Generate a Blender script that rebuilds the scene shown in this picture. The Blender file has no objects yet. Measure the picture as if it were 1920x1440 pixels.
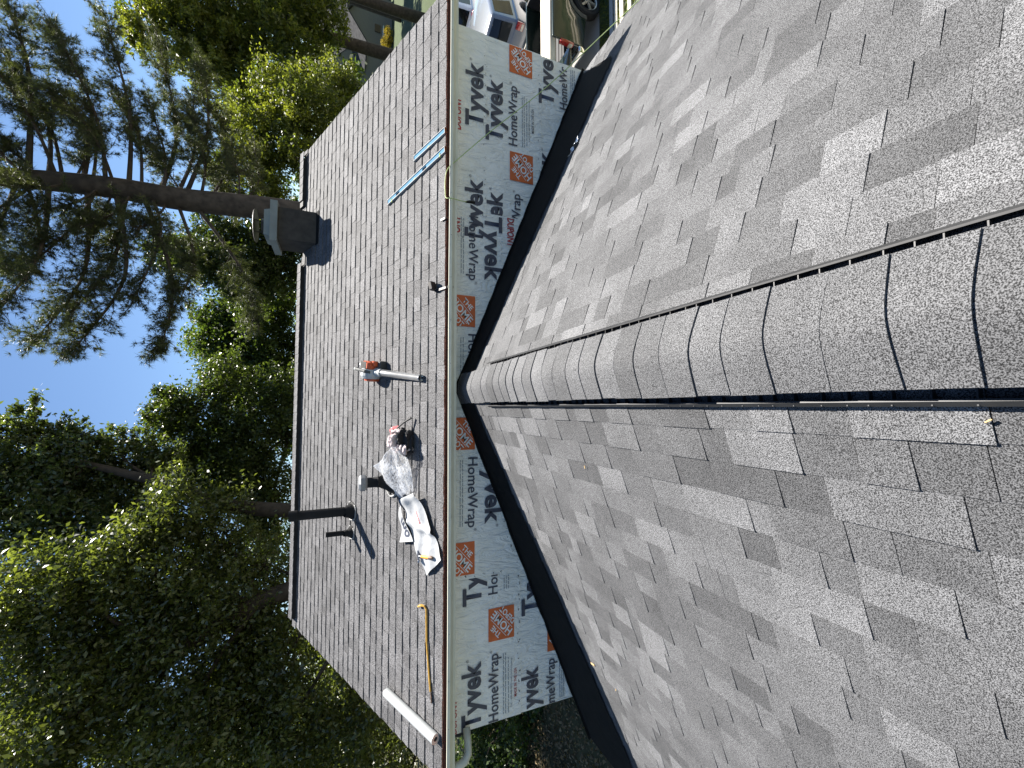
import bpy, math, random
import numpy as np
from mathutils import Vector, Matrix

random.seed(7)
RNG = np.random.default_rng(11)
scene = bpy.context.scene
COL = scene.collection

# ------------------------------------------------------------------ camera
F_PX, PITCH, YAW, ROLL = 776.2, .398, .0599, .0207      # ultra-wide phone held sideways
CAM = Vector((-.1997, 0, 1.2266))
fw = Vector((math.sin(YAW) * math.cos(PITCH), math.cos(YAW) * math.cos(PITCH), -math.sin(PITCH)))
rt = Vector((math.cos(YAW), -math.sin(YAW), 0))
upv = rt.cross(fw)
rt, upv = rt * math.cos(ROLL) + upv * math.sin(ROLL), upv * math.cos(ROLL) - rt * math.sin(ROLL)
cd = bpy.data.cameras.new('camera')
cd.sensor_fit = 'HORIZONTAL'; cd.sensor_width = 36; cd.lens = F_PX / 1920 * 36
cd.clip_start = .02; cd.clip_end = 2000
cam = bpy.data.objects.new('camera', cd); COL.objects.link(cam)
M = Matrix((-upv, rt, -fw)).transposed().to_4x4(); M.translation = CAM
cam.matrix_world = M
scene.camera = cam

# ------------------------------------------------------------------ light
SUN = Vector((.355, .445, .822)).normalized()
w = bpy.data.worlds.new('World'); scene.world = w; w.use_nodes = True
nt = w.node_tree
sky = nt.nodes.new('ShaderNodeTexSky'); sky.sky_type = 'NISHITA'; sky.sun_disc = False
sky.sun_elevation = math.asin(SUN.z); sky.sun_rotation = math.atan2(SUN.x, SUN.y)
sky.air_density = 1.0; sky.dust_density = .0; sky.ozone_density = 4.0; sky.altitude = 100
bg = nt.nodes['Background']; bg.inputs[1].default_value = .05
nt.links.new(sky.outputs[0], bg.inputs[0])
sl = bpy.data.lights.new('sun', 'SUN'); sl.energy = 5.0; sl.angle = math.radians(.53); sl.color = (1, .95, .88)
so = bpy.data.objects.new('sun', sl); COL.objects.link(so)
so.rotation_euler = SUN.to_track_quat('Z', 'Y').to_euler()
scene.view_settings.view_transform = 'Standard'; scene.view_settings.look = 'None'
scene.view_settings.exposure = 1.6; scene.view_settings.gamma = 1
scene.view_settings.use_curve_mapping = False
scene.cycles.max_bounces = 6; scene.cycles.diffuse_bounces = 3; scene.cycles.transparent_max_bounces = 8

# ------------------------------------------------------------------ materials
def nodes_mat(name):
    m = bpy.data.materials.new(name); m.use_nodes = True
    return m, m.node_tree, m.node_tree.nodes['Principled BSDF']

def pm(name, col, rough=.6, metal=0., var=.12, scale=12., bump=0., bscale=None, spec=.5, detail=4, coat=0.):
    m, t, p = nodes_mat(name)
    tc = t.nodes.new('ShaderNodeTexCoord')
    n = t.nodes.new('ShaderNodeTexNoise'); n.inputs['Scale'].default_value = scale; n.inputs['Detail'].default_value = detail
    t.links.new(tc.outputs['Object'], n.inputs['Vector'])
    r = t.nodes.new('ShaderNodeValToRGB')
    r.color_ramp.elements[0].position = .3; r.color_ramp.elements[1].position = .7
    r.color_ramp.elements[0].color = (*[c * (1 - var) for c in col], 1)
    r.color_ramp.elements[1].color = (*[min(1, c * (1 + var)) for c in col], 1)
    t.links.new(n.outputs[0], r.inputs[0]); t.links.new(r.outputs[0], p.inputs['Base Color'])
    p.inputs['Roughness'].default_value = rough; p.inputs['Metallic'].default_value = metal
    p.inputs['Specular IOR Level'].default_value = spec
    p.inputs['Coat Weight'].default_value = coat
    if bump:
        b = t.nodes.new('ShaderNodeBump'); b.inputs['Strength'].default_value = bump; b.inputs['Distance'].default_value = .01
        n2 = t.nodes.new('ShaderNodeTexNoise'); n2.inputs['Scale'].default_value = bscale or scale * 4; n2.inputs['Detail'].default_value = 6
        t.links.new(tc.outputs['Object'], n2.inputs['Vector'])
        t.links.new(n2.outputs[0], b.inputs['Height']); t.links.new(b.outputs[0], p.inputs['Normal'])
    return m

def shingle_mat(name, dark, light, gscale, rough=.62, spec=.7):
    """mineral granules: salt-and-pepper speckle times the tone of each tab"""
    m, t, p = nodes_mat(name)
    tc = t.nodes.new('ShaderNodeTexCoord')
    n = t.nodes.new('ShaderNodeTexNoise'); n.inputs['Scale'].default_value = gscale; n.inputs['Detail'].default_value = 2.5
    n.inputs['Roughness'].default_value = .7
    t.links.new(tc.outputs['Object'], n.inputs['Vector'])
    r = t.nodes.new('ShaderNodeValToRGB')
    e = r.color_ramp.elements
    e[0].position = .43; e[0].color = (*dark, 1); e[1].position = .58; e[1].color = (*light, 1)
    t.links.new(n.outputs[0], r.inputs[0])
    n3 = t.nodes.new('ShaderNodeTexNoise'); n3.inputs['Scale'].default_value = 2.6; n3.inputs['Detail'].default_value = 3
    t.links.new(tc.outputs['Object'], n3.inputs['Vector'])
    mr = t.nodes.new('ShaderNodeMapRange'); mr.inputs[1].default_value = .3; mr.inputs[2].default_value = .7
    mr.inputs[3].default_value = .84; mr.inputs[4].default_value = 1.16
    t.links.new(n3.outputs[0], mr.inputs[0])
    at = t.nodes.new('ShaderNodeAttribute'); at.attribute_name = 'tone'
    mu = t.nodes.new('ShaderNodeMath'); mu.operation = 'MULTIPLY'
    t.links.new(at.outputs['Fac'], mu.inputs[0]); t.links.new(mr.outputs[0], mu.inputs[1])
    vm = t.nodes.new('ShaderNodeVectorMath'); vm.operation = 'SCALE'
    t.links.new(r.outputs[0], vm.inputs[0]); t.links.new(mu.outputs[0], vm.inputs['Scale'])
    t.links.new(vm.outputs[0], p.inputs['Base Color'])
    p.inputs['Roughness'].default_value = rough; p.inputs['Specular IOR Level'].default_value = spec
    b = t.nodes.new('ShaderNodeBump'); b.inputs['Strength'].default_value = .55; b.inputs['Distance'].default_value = .002
    t.links.new(n.outputs[0], b.inputs['Height']); t.links.new(b.outputs[0], p.inputs['Normal'])
    return m

def leaf_mat(name, c1, c2, gloss=.35, trans=.5, spec=.5):
    m, t, p = nodes_mat(name)
    at = t.nodes.new('ShaderNodeAttribute'); at.attribute_name = 'tone'
    r = t.nodes.new('ShaderNodeValToRGB')
    r.color_ramp.elements[0].color = (*c1, 1); r.color_ramp.elements[1].color = (*c2, 1)
    t.links.new(at.outputs['Fac'], r.inputs[0])
    t.links.new(r.outputs[0], p.inputs['Base Color'])
    p.inputs['Roughness'].default_value = gloss; p.inputs['Specular IOR Level'].default_value = spec
    tr = t.nodes.new('ShaderNodeBsdfTranslucent')
    hs = t.nodes.new('ShaderNodeMix'); hs.data_type = 'RGBA'; hs.blend_type = 'MULTIPLY'; hs.inputs[0].default_value = 1
    hs.inputs[7].default_value = (1.55, 1.6, .6, 1)
    t.links.new(r.outputs[0], hs.inputs[6]); t.links.new(hs.outputs[2], tr.inputs[0])
    mx = t.nodes.new('ShaderNodeMixShader'); mx.inputs[0].default_value = trans
    out = t.nodes['Material Output']
    t.links.new(p.outputs[0], mx.inputs[1]); t.links.new(tr.outputs[0], mx.inputs[2]); t.links.new(mx.outputs[0], out.inputs[0])
    return m

def wrap_mat():
    m, t, p = nodes_mat('house_wrap')
    tc = t.nodes.new('ShaderNodeTexCoord')
    n = t.nodes.new('ShaderNodeTexNoise'); n.inputs['Scale'].default_value = 3; n.inputs['Detail'].default_value = 6; n.inputs['Distortion'].default_value = 1.2
    t.links.new(tc.outputs['Object'], n.inputs['Vector'])
    r = t.nodes.new('ShaderNodeValToRGB')
    r.color_ramp.elements[0].position = .3; r.color_ramp.elements[0].color = (.80, .81, .74, 1)
    r.color_ramp.elements[1].position = .7; r.color_ramp.elements[1].color = (.90, .90, .84, 1)
    t.links.new(n.outputs[0], r.inputs[0]); t.links.new(r.outputs[0], p.inputs['Base Color'])
    p.inputs['Roughness'].default_value = .45
    mu = t.nodes.new('ShaderNodeTexNoise'); mu.inputs['Scale'].default_value = 7; mu.inputs['Detail'].default_value = 5; mu.inputs['Distortion'].default_value = 2.
    mp = t.nodes.new('ShaderNodeMapping'); mp.inputs['Scale'].default_value = (1.6, 1, .7); mp.inputs['Rotation'].default_value = (0, .5, 0)
    t.links.new(tc.outputs['Object'], mp.inputs[0]); t.links.new(mp.outputs[0], mu.inputs['Vector'])
    b = t.nodes.new('ShaderNodeBump'); b.inputs['Strength'].default_value = .9; b.inputs['Distance'].default_value = .04
    t.links.new(mu.outputs[0], b.inputs['Height']); t.links.new(b.outputs[0], p.inputs['Normal'])
    return m

def clear_plastic(name):
    m, t, p = nodes_mat(name)
    p.inputs['Base Color'].default_value = (.9, .92, .95, 1); p.inputs['Roughness'].default_value = .18
    tr = t.nodes.new('ShaderNodeBsdfTransparent'); tl = t.nodes.new('ShaderNodeBsdfTranslucent'); tl.inputs[0].default_value = (.9, .92, .95, 1)
    m1 = t.nodes.new('ShaderNodeMixShader'); m1.inputs[0].default_value = .4
    t.links.new(p.outputs[0], m1.inputs[1]); t.links.new(tl.outputs[0], m1.inputs[2])
    m2 = t.nodes.new('ShaderNodeMixShader')
    n = t.nodes.new('ShaderNodeTexNoise'); n.inputs['Scale'].default_value = 9; n.inputs['Distortion'].default_value = 2
    mr = t.nodes.new('ShaderNodeMapRange'); mr.inputs[1].default_value = .35; mr.inputs[2].default_value = .65; mr.inputs[3].default_value = .3; mr.inputs[4].default_value = .85
    t.links.new(n.outputs[0], mr.inputs[0]); t.links.new(mr.outputs[0], m2.inputs[0])
    t.links.new(m1.outputs[0], m2.inputs[1]); t.links.new(tr.outputs[0], m2.inputs[2])
    t.links.new(m2.outputs[0], t.nodes['Material Output'].inputs[0])
    return m

MT = dict(
    sh_low=shingle_mat('shingle_low', (.011, .0111, .0115), (.187, .188, .192), 330, .8, .3),
    sh_up=shingle_mat('shingle_up', (.024, .0238, .0243), (.190, .187, .190), 110, .8, .3),
    deck=pm('roof_felt', (.015, .015, .016), .9),
    vent=pm('black_vent_plastic', (.016, .016, .017), .7, var=.3, scale=8, spec=.25),
    baffle=pm('grey_vent_plastic', (.03, .03, .031), .5, var=.3, scale=8, spec=.4),
    membrane=pm('black_membrane_and_shade', (.008, .008, .008), .9, var=.3, scale=9, bump=.3, spec=.15),  # flashing; on the lower roof it also paints the eave shade black
    wrap=wrap_mat(),
    navy=pm('navy_print', (.05, .058, .085), .5), red=pm('red_print', (.42, .03, .035), .5), greyp=pm('grey_print', (.3, .32, .33), .5),
    orange=pm('orange_print', (.62, .13, .03), .5), whitep=pm('white_print', (.8, .82, .8), .5),
    gutter=pm('white_gutter_paint', (.62, .63, .52), .35, var=.06, scale=6),
    brown=pm('brown_board', (.58, .21, .085), .7, var=.35, scale=14, bump=.2),
    trim=pm('white_trim', (.74, .75, .72), .5, var=.06),
    siding=pm('grey_siding', (.34, .35, .34), .7),
    chim=pm('dark_stucco', (.04, .036, .032), .9, var=.35, scale=7, bump=.5, bscale=60),
    crown=pm('grey_mortar', (.19, .215, .21), .8, var=.15, scale=5, bump=.3),
    iron=pm('dark_iron', (.03, .028, .027), .5, .6),
    pipe=pm('black_pipe', (.011, .011, .0115), .65, var=.3, scale=6, spec=.2),
    sealant=pm('grey_sealant', (.26, .26, .255), .5, var=.2, scale=40, bump=.5),
    hanger=pm('dull_zinc', (.16, .16, .16), .6, .3), galv=pm('galvanised_steel', (.22, .23, .24), .55, .4, var=.15, scale=20),
)

# ------------------------------------------------------------------ mesh helpers
class MB:
    def __init__(s): s.v = []; s.f = []; s.t = []; s.m = []
    def add(s, vs, fs, tone=1., mi=0):
        o = len(s.v); s.v += [tuple(p) for p in vs]
        for f in fs: s.f.append([i + o for i in f]); s.t.append(tone); s.m.append(mi)
    def box(s, a, b, mi=0, tone=1.):
        x0, y0, z0 = a; x1, y1, z1 = b
        s.add([(x0,y0,z0),(x1,y0,z0),(x1,y1,z0),(x0,y1,z0),(x0,y0,z1),(x1,y0,z1),(x1,y1,z1),(x0,y1,z1)],
              [(0,3,2,1),(4,5,6,7),(0,1,5,4),(1,2,6,5),(2,3,7,6),(3,0,4,7)], tone, mi)
    def obox(s, c, X, Y, Z, mi=0, bev=0.):
        """box with half-axes X, Y, Z; bev chamfers the edges along the Z direction corners"""
        c, X, Y, Z = map(Vector, (c, X, Y, Z))
        if not bev:
            vs = [c + X*i + Y*j + Z*k for k in (-1,1) for j in (-1,1) for i in (-1,1)]
            s.add(vs, [(0,2,3,1),(4,5,7,6),(0,1,5,4),(1,3,7,5),(3,2,6,7),(2,0,4,6)], 1., mi)
            return
        b = bev; ring = [(-1+b,-1),(1-b,-1),(1,-1+b),(1,1-b),(1-b,1),(-1+b,1),(-1,1-b),(-1,-1+b)]
        lv = [(-1, 1-b), (-1+b, 1), (1-b, 1), (1, 1-b)]
        vs = [c + X*i*q + Y*j*q + Z*k for k, q in lv for i, j in ring]
        fs = [tuple(range(7, -1, -1)), tuple(range(24, 32))]
        for l in range(3):
            for i in range(8):
                j = (i + 1) % 8; fs.append((l*8+i, l*8+j, l*8+8+j, l*8+8+i))
        s.add(vs, fs, 1., mi)
    def tube(s, path, r, n=8, caps=True, mi=0, squash=1.):
        P = [Vector(p) for p in path]; N = len(P)
        R = r if isinstance(r, (list, tuple)) else [r] * N
        o = len(s.v); ref = None
        for i, p in enumerate(P):
            d = (P[min(i+1, N-1)] - P[max(i-1, 0)]).normalized()
            if ref is None:
                ref = d.cross(Vector((0,0,1)) if abs(d.z) < .9 else Vector((1,0,0))).normalized()
            a = (ref - d * ref.dot(d)).normalized(); b = d.cross(a); ref = a
            for k in range(n):
                t = 2 * math.pi * k / n
                s.v.append(tuple(p + a * math.cos(t) * R[i] + b * math.sin(t) * R[i] * squash))
        for i in range(N - 1):
            for k in range(n):
                k2 = (k + 1) % n
                s.f.append([o+i*n+k, o+i*n+k2, o+(i+1)*n+k2, o+(i+1)*n+k]); s.t.append(1.); s.m.append(mi)
        if caps:
            s.f.append([o+k for k in range(n-1, -1, -1)]); s.t.append(1.); s.m.append(mi)
            s.f.append([o+(N-1)*n+k for k in range(n)]); s.t.append(1.); s.m.append(mi)
    def lathe(s, c, axis, prof, n=16, mi=0, caps=True):
        c, ax = Vector(c), Vector(axis).normalized()
        s.tube([c + ax * h for h, r in prof], [r for h, r in prof], n, caps, mi) if _mono(prof) else s._rev(c, ax, prof, n, mi)
    def _rev(s, c, ax, prof, n, mi):
        c, ax = Vector(c), Vector(ax).normalized()
        a = ax.cross(Vector((0,0,1)) if abs(ax.z) < .9 else Vector((1,0,0))).normalized(); b = ax.cross(a)
        o = len(s.v)
        for h, r in prof:
            for k in range(n):
                t = 2*math.pi*k/n; s.v.append(tuple(c + ax*h + (a*math.cos(t) + b*math.sin(t))*r))
        for i in range(len(prof)-1):
            for k in range(n):
                k2 = (k+1) % n; s.f.append([o+i*n+k, o+i*n+k2, o+(i+1)*n+k2, o+(i+1)*n+k]); s.t.append(1.); s.m.append(mi)
    def prism(s, poly, d, mi=0):
        """polygon (3-D points) extruded by vector d"""
        n = len(poly); d = Vector(d); P = [Vector(p) for p in poly]
        s.add(P + [p + d for p in P], [tuple(range(n-1, -1, -1)), tuple(range(n, 2*n))] + [(i, (i+1) % n, n+(i+1) % n, n+i) for i in range(n)], 1., mi)
    def sheet(s, fn, us, vs, mi=0):
        o = len(s.v); nu, nv = len(us), len(vs)
        for v in vs:
            for u in us: s.v.append(tuple(fn(u, v)))
        for j in range(nv-1):
            for i in range(nu-1):
                s.f.append([o+j*nu+i, o+j*nu+i+1, o+(j+1)*nu+i+1, o+(j+1)*nu+i]); s.t.append(1.); s.m.append(mi)
    def build(s, name, mat, parent=None, smooth=False, tone=False):
        me = bpy.data.meshes.new(name); me.from_pydata(s.v, [], s.f); 
        for mm in (mat if isinstance(mat, (list, tuple)) else [mat]): me.materials.append(MT[mm] if isinstance(mm, str) else mm)
        if any(s.m): me.polygons.foreach_set('material_index', s.m)
        if smooth: me.polygons.foreach_set('use_smooth', [True] * len(s.f))
        if tone:
            a = me.attributes.new('tone', 'FLOAT', 'FACE'); a.data.foreach_set('value', s.t)
        me.update()
        return link(name, me, parent)
def _mono(prof): return all(prof[i+1][0] > prof[i][0] for i in range(len(prof)-1))

def link(name, data, parent=None):
    o = bpy.data.objects.new(name, data); COL.objects.link(o)
    if parent: o.parent = parent; o.matrix_parent_inverse = PINV.get(parent.name, Matrix.Identity(4))
    return o
PINV = {}
def thing(name, label, cat, loc, group=None):
    o = bpy.data.objects.new(name, None); COL.objects.link(o); o.location = loc; o.empty_display_size = .1
    PINV[o.name] = Matrix.Translation(-Vector(loc))
    return tag(o, label, cat, group)
def tag(o, label, cat, group=None):
    o['label'] = label; o['category'] = cat
    if group: o['group'] = group
    return o
def kind(o, k): o['kind'] = k; return o
def linspace(a, b, n): return [a + (b - a) * i / (n - 1) for i in range(n)]

def screen(P):
    d = Vector(P) - CAM; z = d.dot(fw)
    if z < .05: return None
    return (960 - F_PX * d.dot(upv) / z, 720 - F_PX * d.dot(rt) / z)

# ------------------------------------------------------------------ ground and roads
G = -4.3
ground = MB(); ground.sheet(lambda u, v: (u, v, G), linspace(-300, 300, 9), linspace(-200, 400, 9))
MT['ground'] = pm('leaf_litter_and_grass', (.085, .08, .035), .95, var=.6, scale=.7, bump=1., bscale=30, detail=10)
MT['lawn'] = pm('lawn', (.034, .052, .010), .95, var=.35, scale=3, bump=1., bscale=60, detail=8)
MT['concrete'] = pm('concrete', (.42, .40, .37), .85, var=.12, scale=2, bump=.3, bscale=60, detail=8)
MT['asphalt'] = pm('asphalt', (.07, .068, .066), .85, var=.15, scale=3, bump=.4, bscale=120)
kind(ground.build('ground', 'ground'), 'structure')
def flat(name, pts, z, mat):
    b = MB(); b.prism([(x, y, z - .12) for x, y in pts], (0, 0, .12)); return kind(b.build(name, mat), 'structure')
flat('lawn', [(6, 22), (26, 22), (60, 48), (90, 90), (40, 90), (6, 40)], G + .02, 'lawn')
flat('driveway', [(5.2, 7.7), (7.4, 7.75), (14, 7.75), (40, 14), (44, 24), (24, 24), (11, 17.5), (5.2, 16)], G + .024, 'concrete')
flat('pavement', [(40, 50.2), (62, 62.4), (61.3, 63.6), (39.3, 51.4)], G + .06, 'concrete')

# ------------------------------------------------------------------ house geometry
PHI, YE, ZE = .3975, 4.242, .1975
CP, SP = math.cos(PHI), math.sin(PHI)
XL, XR = -3.91, 4.41                 # rake edges of the upper roof
LU = 4.27                            # slope length eave to ridge
def UR(x, s, h=0.): return Vector((x, YE + s * CP - h * SP, ZE + s * SP + h * CP))
YR, ZR = YE + LU * CP, ZE + LU * SP
MS = .4008; CM = 1 / math.hypot(1, MS); SM = MS * CM
def LRf(side):
    return lambda a, r, h=0.: Vector((side * (r * CM + h * SM), a, -r * SM + h * CM))
YW, WXL, WXR = 4.477, -3.66, 4.24    # wrapped wall
RL = 4.52                            # lower slope length ridge to eave
YB = -1.3                            # near end of the lower roof

house = thing('house', 'house with grey shingled roofs and a wall wrapped in white printed house wrap', 'house', (.3, 8, G))

b = MB()
b.prism([UR(XL, 0, -.012), UR(XL, LU, -.012), UR(XL, LU, -.1), UR(XL, 0, -.1)], (XR - XL, 0, 0))
back = [Vector((XL, 2*YR - p.y, p.z)) for p in (UR(0, 0, -.012), UR(0, LU, -.012), UR(0, LU, -.1), UR(0, 0, -.1))]
b.prism(back, (XR - XL, 0, 0))
upper_roof = b.build('upper_roof', 'deck', house)
b = MB()
for sd in (1, -1):
    f = LRf(sd)
    b.prism([f(YB, 0, -.008), f(YB, RL, -.008), f(YB, RL, -.11), f(YB, .02, -.11)], (0, YW - YB - .01, 0))
lower_roof = b.build('lower_roof', 'deck', house)

# walls
b = MB()
b.box((WXL, YW, G), (WXR, 2*YR - YW, .08))
b.prism([(WXL + .02, YW + .02, .08), (WXL + .02, YR, ZR - .17), (WXL + .02, 2*YR - YW - .02, .08)], (WXR - WXL - .04, 0, 0))
b.build('wall', 'siding', house)
b = MB(); b.box((-3.85, YB + .3, G), (3.85, YW - .01, -1.62)); 
b.prism([(-3.8, YB + .3, -1.62), (3.8, YB + .3, -1.62), (0, YB + .3, -.12)], (0, YW - YB - .32, 0))
b.build('wall', 'siding', house)

# ------------------------------------------------------------------ shingles
def tab_row(a0, a1, rng):
    out = []; a = a0 - rng.uniform(0, .3); high = rng.random() < .5
    while a < a1:
        wd = rng.uniform(.11, .33) if high else rng.uniform(.08, .24)
        if a + wd > a0 + .03: out.append((max(a, a0), min(a + wd, a1), high))
        a += wd; high = not high
        if high and rng.random() < .18: high = False
    return out
def piece(P, a0, a1, s0, s1, t, gap=.0012, jit=0.):
    a0 += gap; a1 -= gap
    v = [P(a0, s0, t), P(a1, s0 + jit, t), P(a1, s1, .0012), P(a0, s1, .0012), P(a0, s0, -.006), P(a1, s0 + jit, -.006), P(a1, s1, -.006), P(a0, s1, -.006)]
    return v, [(0,1,2,3), (4,5,1,0), (5,6,2,1), (7,4,0,3)]
def poly_area(pts):
    A = 0
    for i in range(len(pts)):
        x0, y0 = pts[i]; x1, y1 = pts[(i+1) % len(pts)]; A += x0*y1 - x1*y0
    return abs(A) / 2
def lay(pieces, parent, mat, keep):
    sized = []
    for i, (v, f, t) in enumerate(pieces):
        q = [screen(p) for p in v[:4]]
        A = 0
        if all(q):
            cx = sum(p[0] for p in q)/4; cy = sum(p[1] for p in q)/4
            if -20 < cx < 1940 and -20 < cy < 1460: A = poly_area(q)
        sized.append((A, i))
    sized.sort(reverse=True)
    top = {i for A, i in sized[:keep] if A > 0}
    rest = MB()
    for i, (v, f, t) in enumerate(pieces):
        if i in top:
            m1 = MB(); m1.add(v, f, t); m1.build('shingle', mat, parent, tone=True)
        else: rest.add(v, f, t)
    o = rest.build('shingle_field', mat, parent, tone=True); kind(o, 'stuff')

EU, EL = .1525, .143
rng = random.Random(3)
pcs = []
for k in range(28):
    s0 = k * EU; s1 = min(s0 + EU + .03, LU)
    for a0, a1, hi in tab_row(XL, XR, rng):
        tone = rng.choice((.8, .92, 1., 1.06, 1.16)) * (1. if hi else .93)
        pcs.append((*piece(UR, a0, a1, s0 + rng.uniform(-.002, .002), s1,   .014 if hi else .009), tone))
lay(pcs, upper_roof, 'sh_up', 300)
pcs = []
for sd in (1, -1):
    f = LRf(sd)
    P = lambda a, r, h, f=f: f(a, RL - r, h)          # r measured from the eave upwards
    base = (RL - .304) % EL                           # butt lines fall .304 m below the ridge and every .143 m
    k = 0; s0 = base - EL
    while s0 < RL - .06:
        s1 = min(s0 + EL + .03, RL - .005)
        for a0, a1, hi in tab_row(YB, YW - .012, rng):
            tone = rng.choice((.74, .86, .92, 1., 1.08, 1.3) if hi else (.66, .78, .86, .94, 1.12))
            pcs.append((*piece(P, a0, a1, max(s0, 0) + rng.uniform(-.0015, .0015), s1, .009 if hi else .0045, gap=.0011), tone))
        s0 += EL
lay(pcs, lower_roof, 'sh_low', 300)

# ridge caps and ridge vents, lower roof
def crest(x, base): return base - MS * (math.sqrt(x*x + .05**2) - .05) 
ECAP = .1464; y = 1.5655 - ECAP * 19
XS = linspace(-.163, .163, 13)
VENT_END = 3.6
while y < YW - .05:
    y1 = min(y + ECAP + .045, YW - .012)
    vented = y < VENT_END
    base = .062 if vented else .018
    j = rng.uniform(-.009, .009); t0 = rng.choice((.005, .007, .008, .010)); wx = 1. + rng.uniform(-.035, .02)
    tone = rng.choice((.74, .86, .94, 1.02, 1.14))
    m1 = MB(); vs = []; sk = rng.uniform(-.012, .012)
    for yy, h in ((y, t0), (y + ECAP*.5, .007), (y1, .001)):
        vs += [(x*wx, yy + j + sk * x / .16, crest(x, base) + h) for x in XS]
    n = len(XS)
    vs += [(x*wx, y + j + sk * x / .16, crest(x, base) + t0 - .008) for x in XS]
    fs = [(r*n+i, r*n+i+1, (r+1)*n+i+1, (r+1)*n+i) for r in (0, 1) for i in range(n-1)] + [(3*n+i, 3*n+i+1, i+1, i) for i in range(n-1)]
    m1.add(vs, fs, tone)
    for side in (0, n-1):
        q = [vs[side], vs[n+side], vs[2*n+side]]
        m1.add(q + [(p[0], p[1], p[2] - .008) for p in q], [(0,1,4,3), (1,2,5,4)], tone)
    m1.build('ridge_cap_shingle', 'sh_low', lower_roof, smooth=False, tone=True)
    y += ECAP
b = MB(); b.prism([(x, YB, z) for x, z in ((-.148, -.058), (-.148, -.016), (0, .04), (.148, -.016), (.148, -.058), (0, -.001))], (0, VENT_END - YB, 0))
b.build('ridge_vent', 'vent', lower_roof)
for sd in (1, -1):
    f = LRf(sd)
    b = MB()
    prof = [(.200, .032), (.205, .035), (.222, .024), (.226, .004), (.221, .004), (.217, .020), (.204, .028)]
    b.prism([f(YB, r - (.014 if sd < 0 else 0), h) for r, h in prof], (0, VENT_END - YB + (.02 if sd > 0 else -.01), 0))
    yy = YB
    while yy < VENT_END - .05:
        b.obox(f(yy, .185, .012), (.024, 0, 0), (0, .0016, 0), (0, 0, .010)); yy += rng.uniform(.045, .085)
    b.build('vent_baffle', 'baffle', lower_roof)
MT['fin'] = pm('pale_fin', (.45, .45, .45), .4)
# upper ridge: caps in two runs either side of the chimney, over a slotted vent
def ucap(x0, x1, lift, tone):
    m1 = MB(); ss = (-.155, -.08, -.02, .02, .08, .155); vs = []
    for h in (lift, lift - .008):
        for x in (x0, x1 + .02):
            for s in ss:
                hh = (abs(s)) * SP
                vs.append((x, YR + s * CP, ZR - hh + h + (.006 if x == x0 else 0) + (.008 if abs(s) < .03 else 0)))
    n = len(ss)
    fs = [(i, i+1, n+i+1, n+i) for i in range(n-1)] + [(2*n+i, 2*n+i+1, 3*n+i+1, 3*n+i) for i in range(n-1)]
    fs += [(0, n, 3*n, 2*n)]
    fs += [(i, i+1, 2*n+i+1, 2*n+i) for i in range(n-1)]
    m1.add(vs, fs, tone); m1.build('ridge_cap_shingle', 'sh_up', upper_roof, tone=True)
runs = ((-3.76, 2.28), (3.38, 4.24))
x = XL
while x < XR:
    if not (2.45 < x + .1 < 3.2):
        vented = any(a - .02 <= x < c for a, c in runs)
        ucap(x, min(x + .145, XR), .078 if vented else .014, rng.choice((.9, 1., 1.06)))
    x += .145
for a, c in runs:
    b = MB()
    b.prism([(a, YR - .12, ZR - .058), (a, YR - .12, ZR + .012), (a, YR, ZR + .066), (a, YR + .12, ZR + .012), (a, YR + .12, ZR - .058), (a, YR, ZR)], (c - a, 0, 0))
    b.build('ridge_vent', 'vent', upper_roof)

# ------------------------------------------------------------------ eave: fascia, gutter, soffit, rakes
b = MB(); b.box((XL + .03, YE + .035, .085), (XR - .03, YE + .06, .168)); b.build('fascia', 'brown', house)
b = MB(); b.box((XL + .05, YE + .036, .066), (XR - .05, YW - .012, .082)); b.build('soffit', 'trim', house)
prof_o = [(4.162, .192), (4.158, .186), (4.158, .165), (4.172, .150), (4.19, .128), (4.196, .104), (4.27, .104), (4.27, .172)]
prof_i = [(4.266, .172), (4.266, .108), (4.199, .108), (4.193, .13), (4.175, .152), (4.163, .166), (4.170, .192)]
b = MB(); X0, X1 = -3.96, 4.45
no = len(prof_o); sec = linspace(X0, X1, 25)
for pr, mi in ((prof_o, 0), (prof_i, 1)):
    b.sheet(lambda u, v, pr=pr: (u, pr[v][0] - .016 + .003*math.sin(u*1.7), pr[v][1] - .012 + .004*math.sin(u*.9 + 1)), sec, range(len(pr)), mi)
b.sheet(lambda u, v: (u, (4.142, 4.158)[v] + .003*math.sin(u*1.7), .183 + .004*math.sin(u*.9 + 1)), sec, (0, 1), 0)
for xx in (X0, X1): b.add([(xx, p - .016, q - .012) for p, q in prof_o], [tuple(range(no))], 1, 0)
gutter = b.build('gutter', ['gutter', 'brown'], house)
for xx in (-3.6, -2.55, -.62, .9, 1.92, 3.42, 4.02):
    m1 = MB(); m1.box((xx - .005, 4.149, .160), (xx + .005, 4.246, .164)); m1.box((xx - .005, 4.149, .152), (xx + .005, 4.153, .160))
    m1.build('gutter_hanger', 'hanger', gutter)
for xx in (-1.35, 2.98):
    m1 = MB(); m1.sheet(lambda u, v: (u, prof_o[v][0] - .019 + .003*math.sin(u*1.7), prof_o[v][1] - .013 + .004*math.sin(u*.9 + 1)), (xx - .035, xx + .035), range(1, 7)); m1.build('gutter_seam', 'gutter', gutter)
for xx in linspace(-3.8, 4.3, 19):
    m1 = MB(); m1.lathe((xx, 4.143, .164), (0, -1, 0), [(0, .0035), (.003, .0025)], 6); m1.build('gutter_screw', 'iron', gutter)
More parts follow.
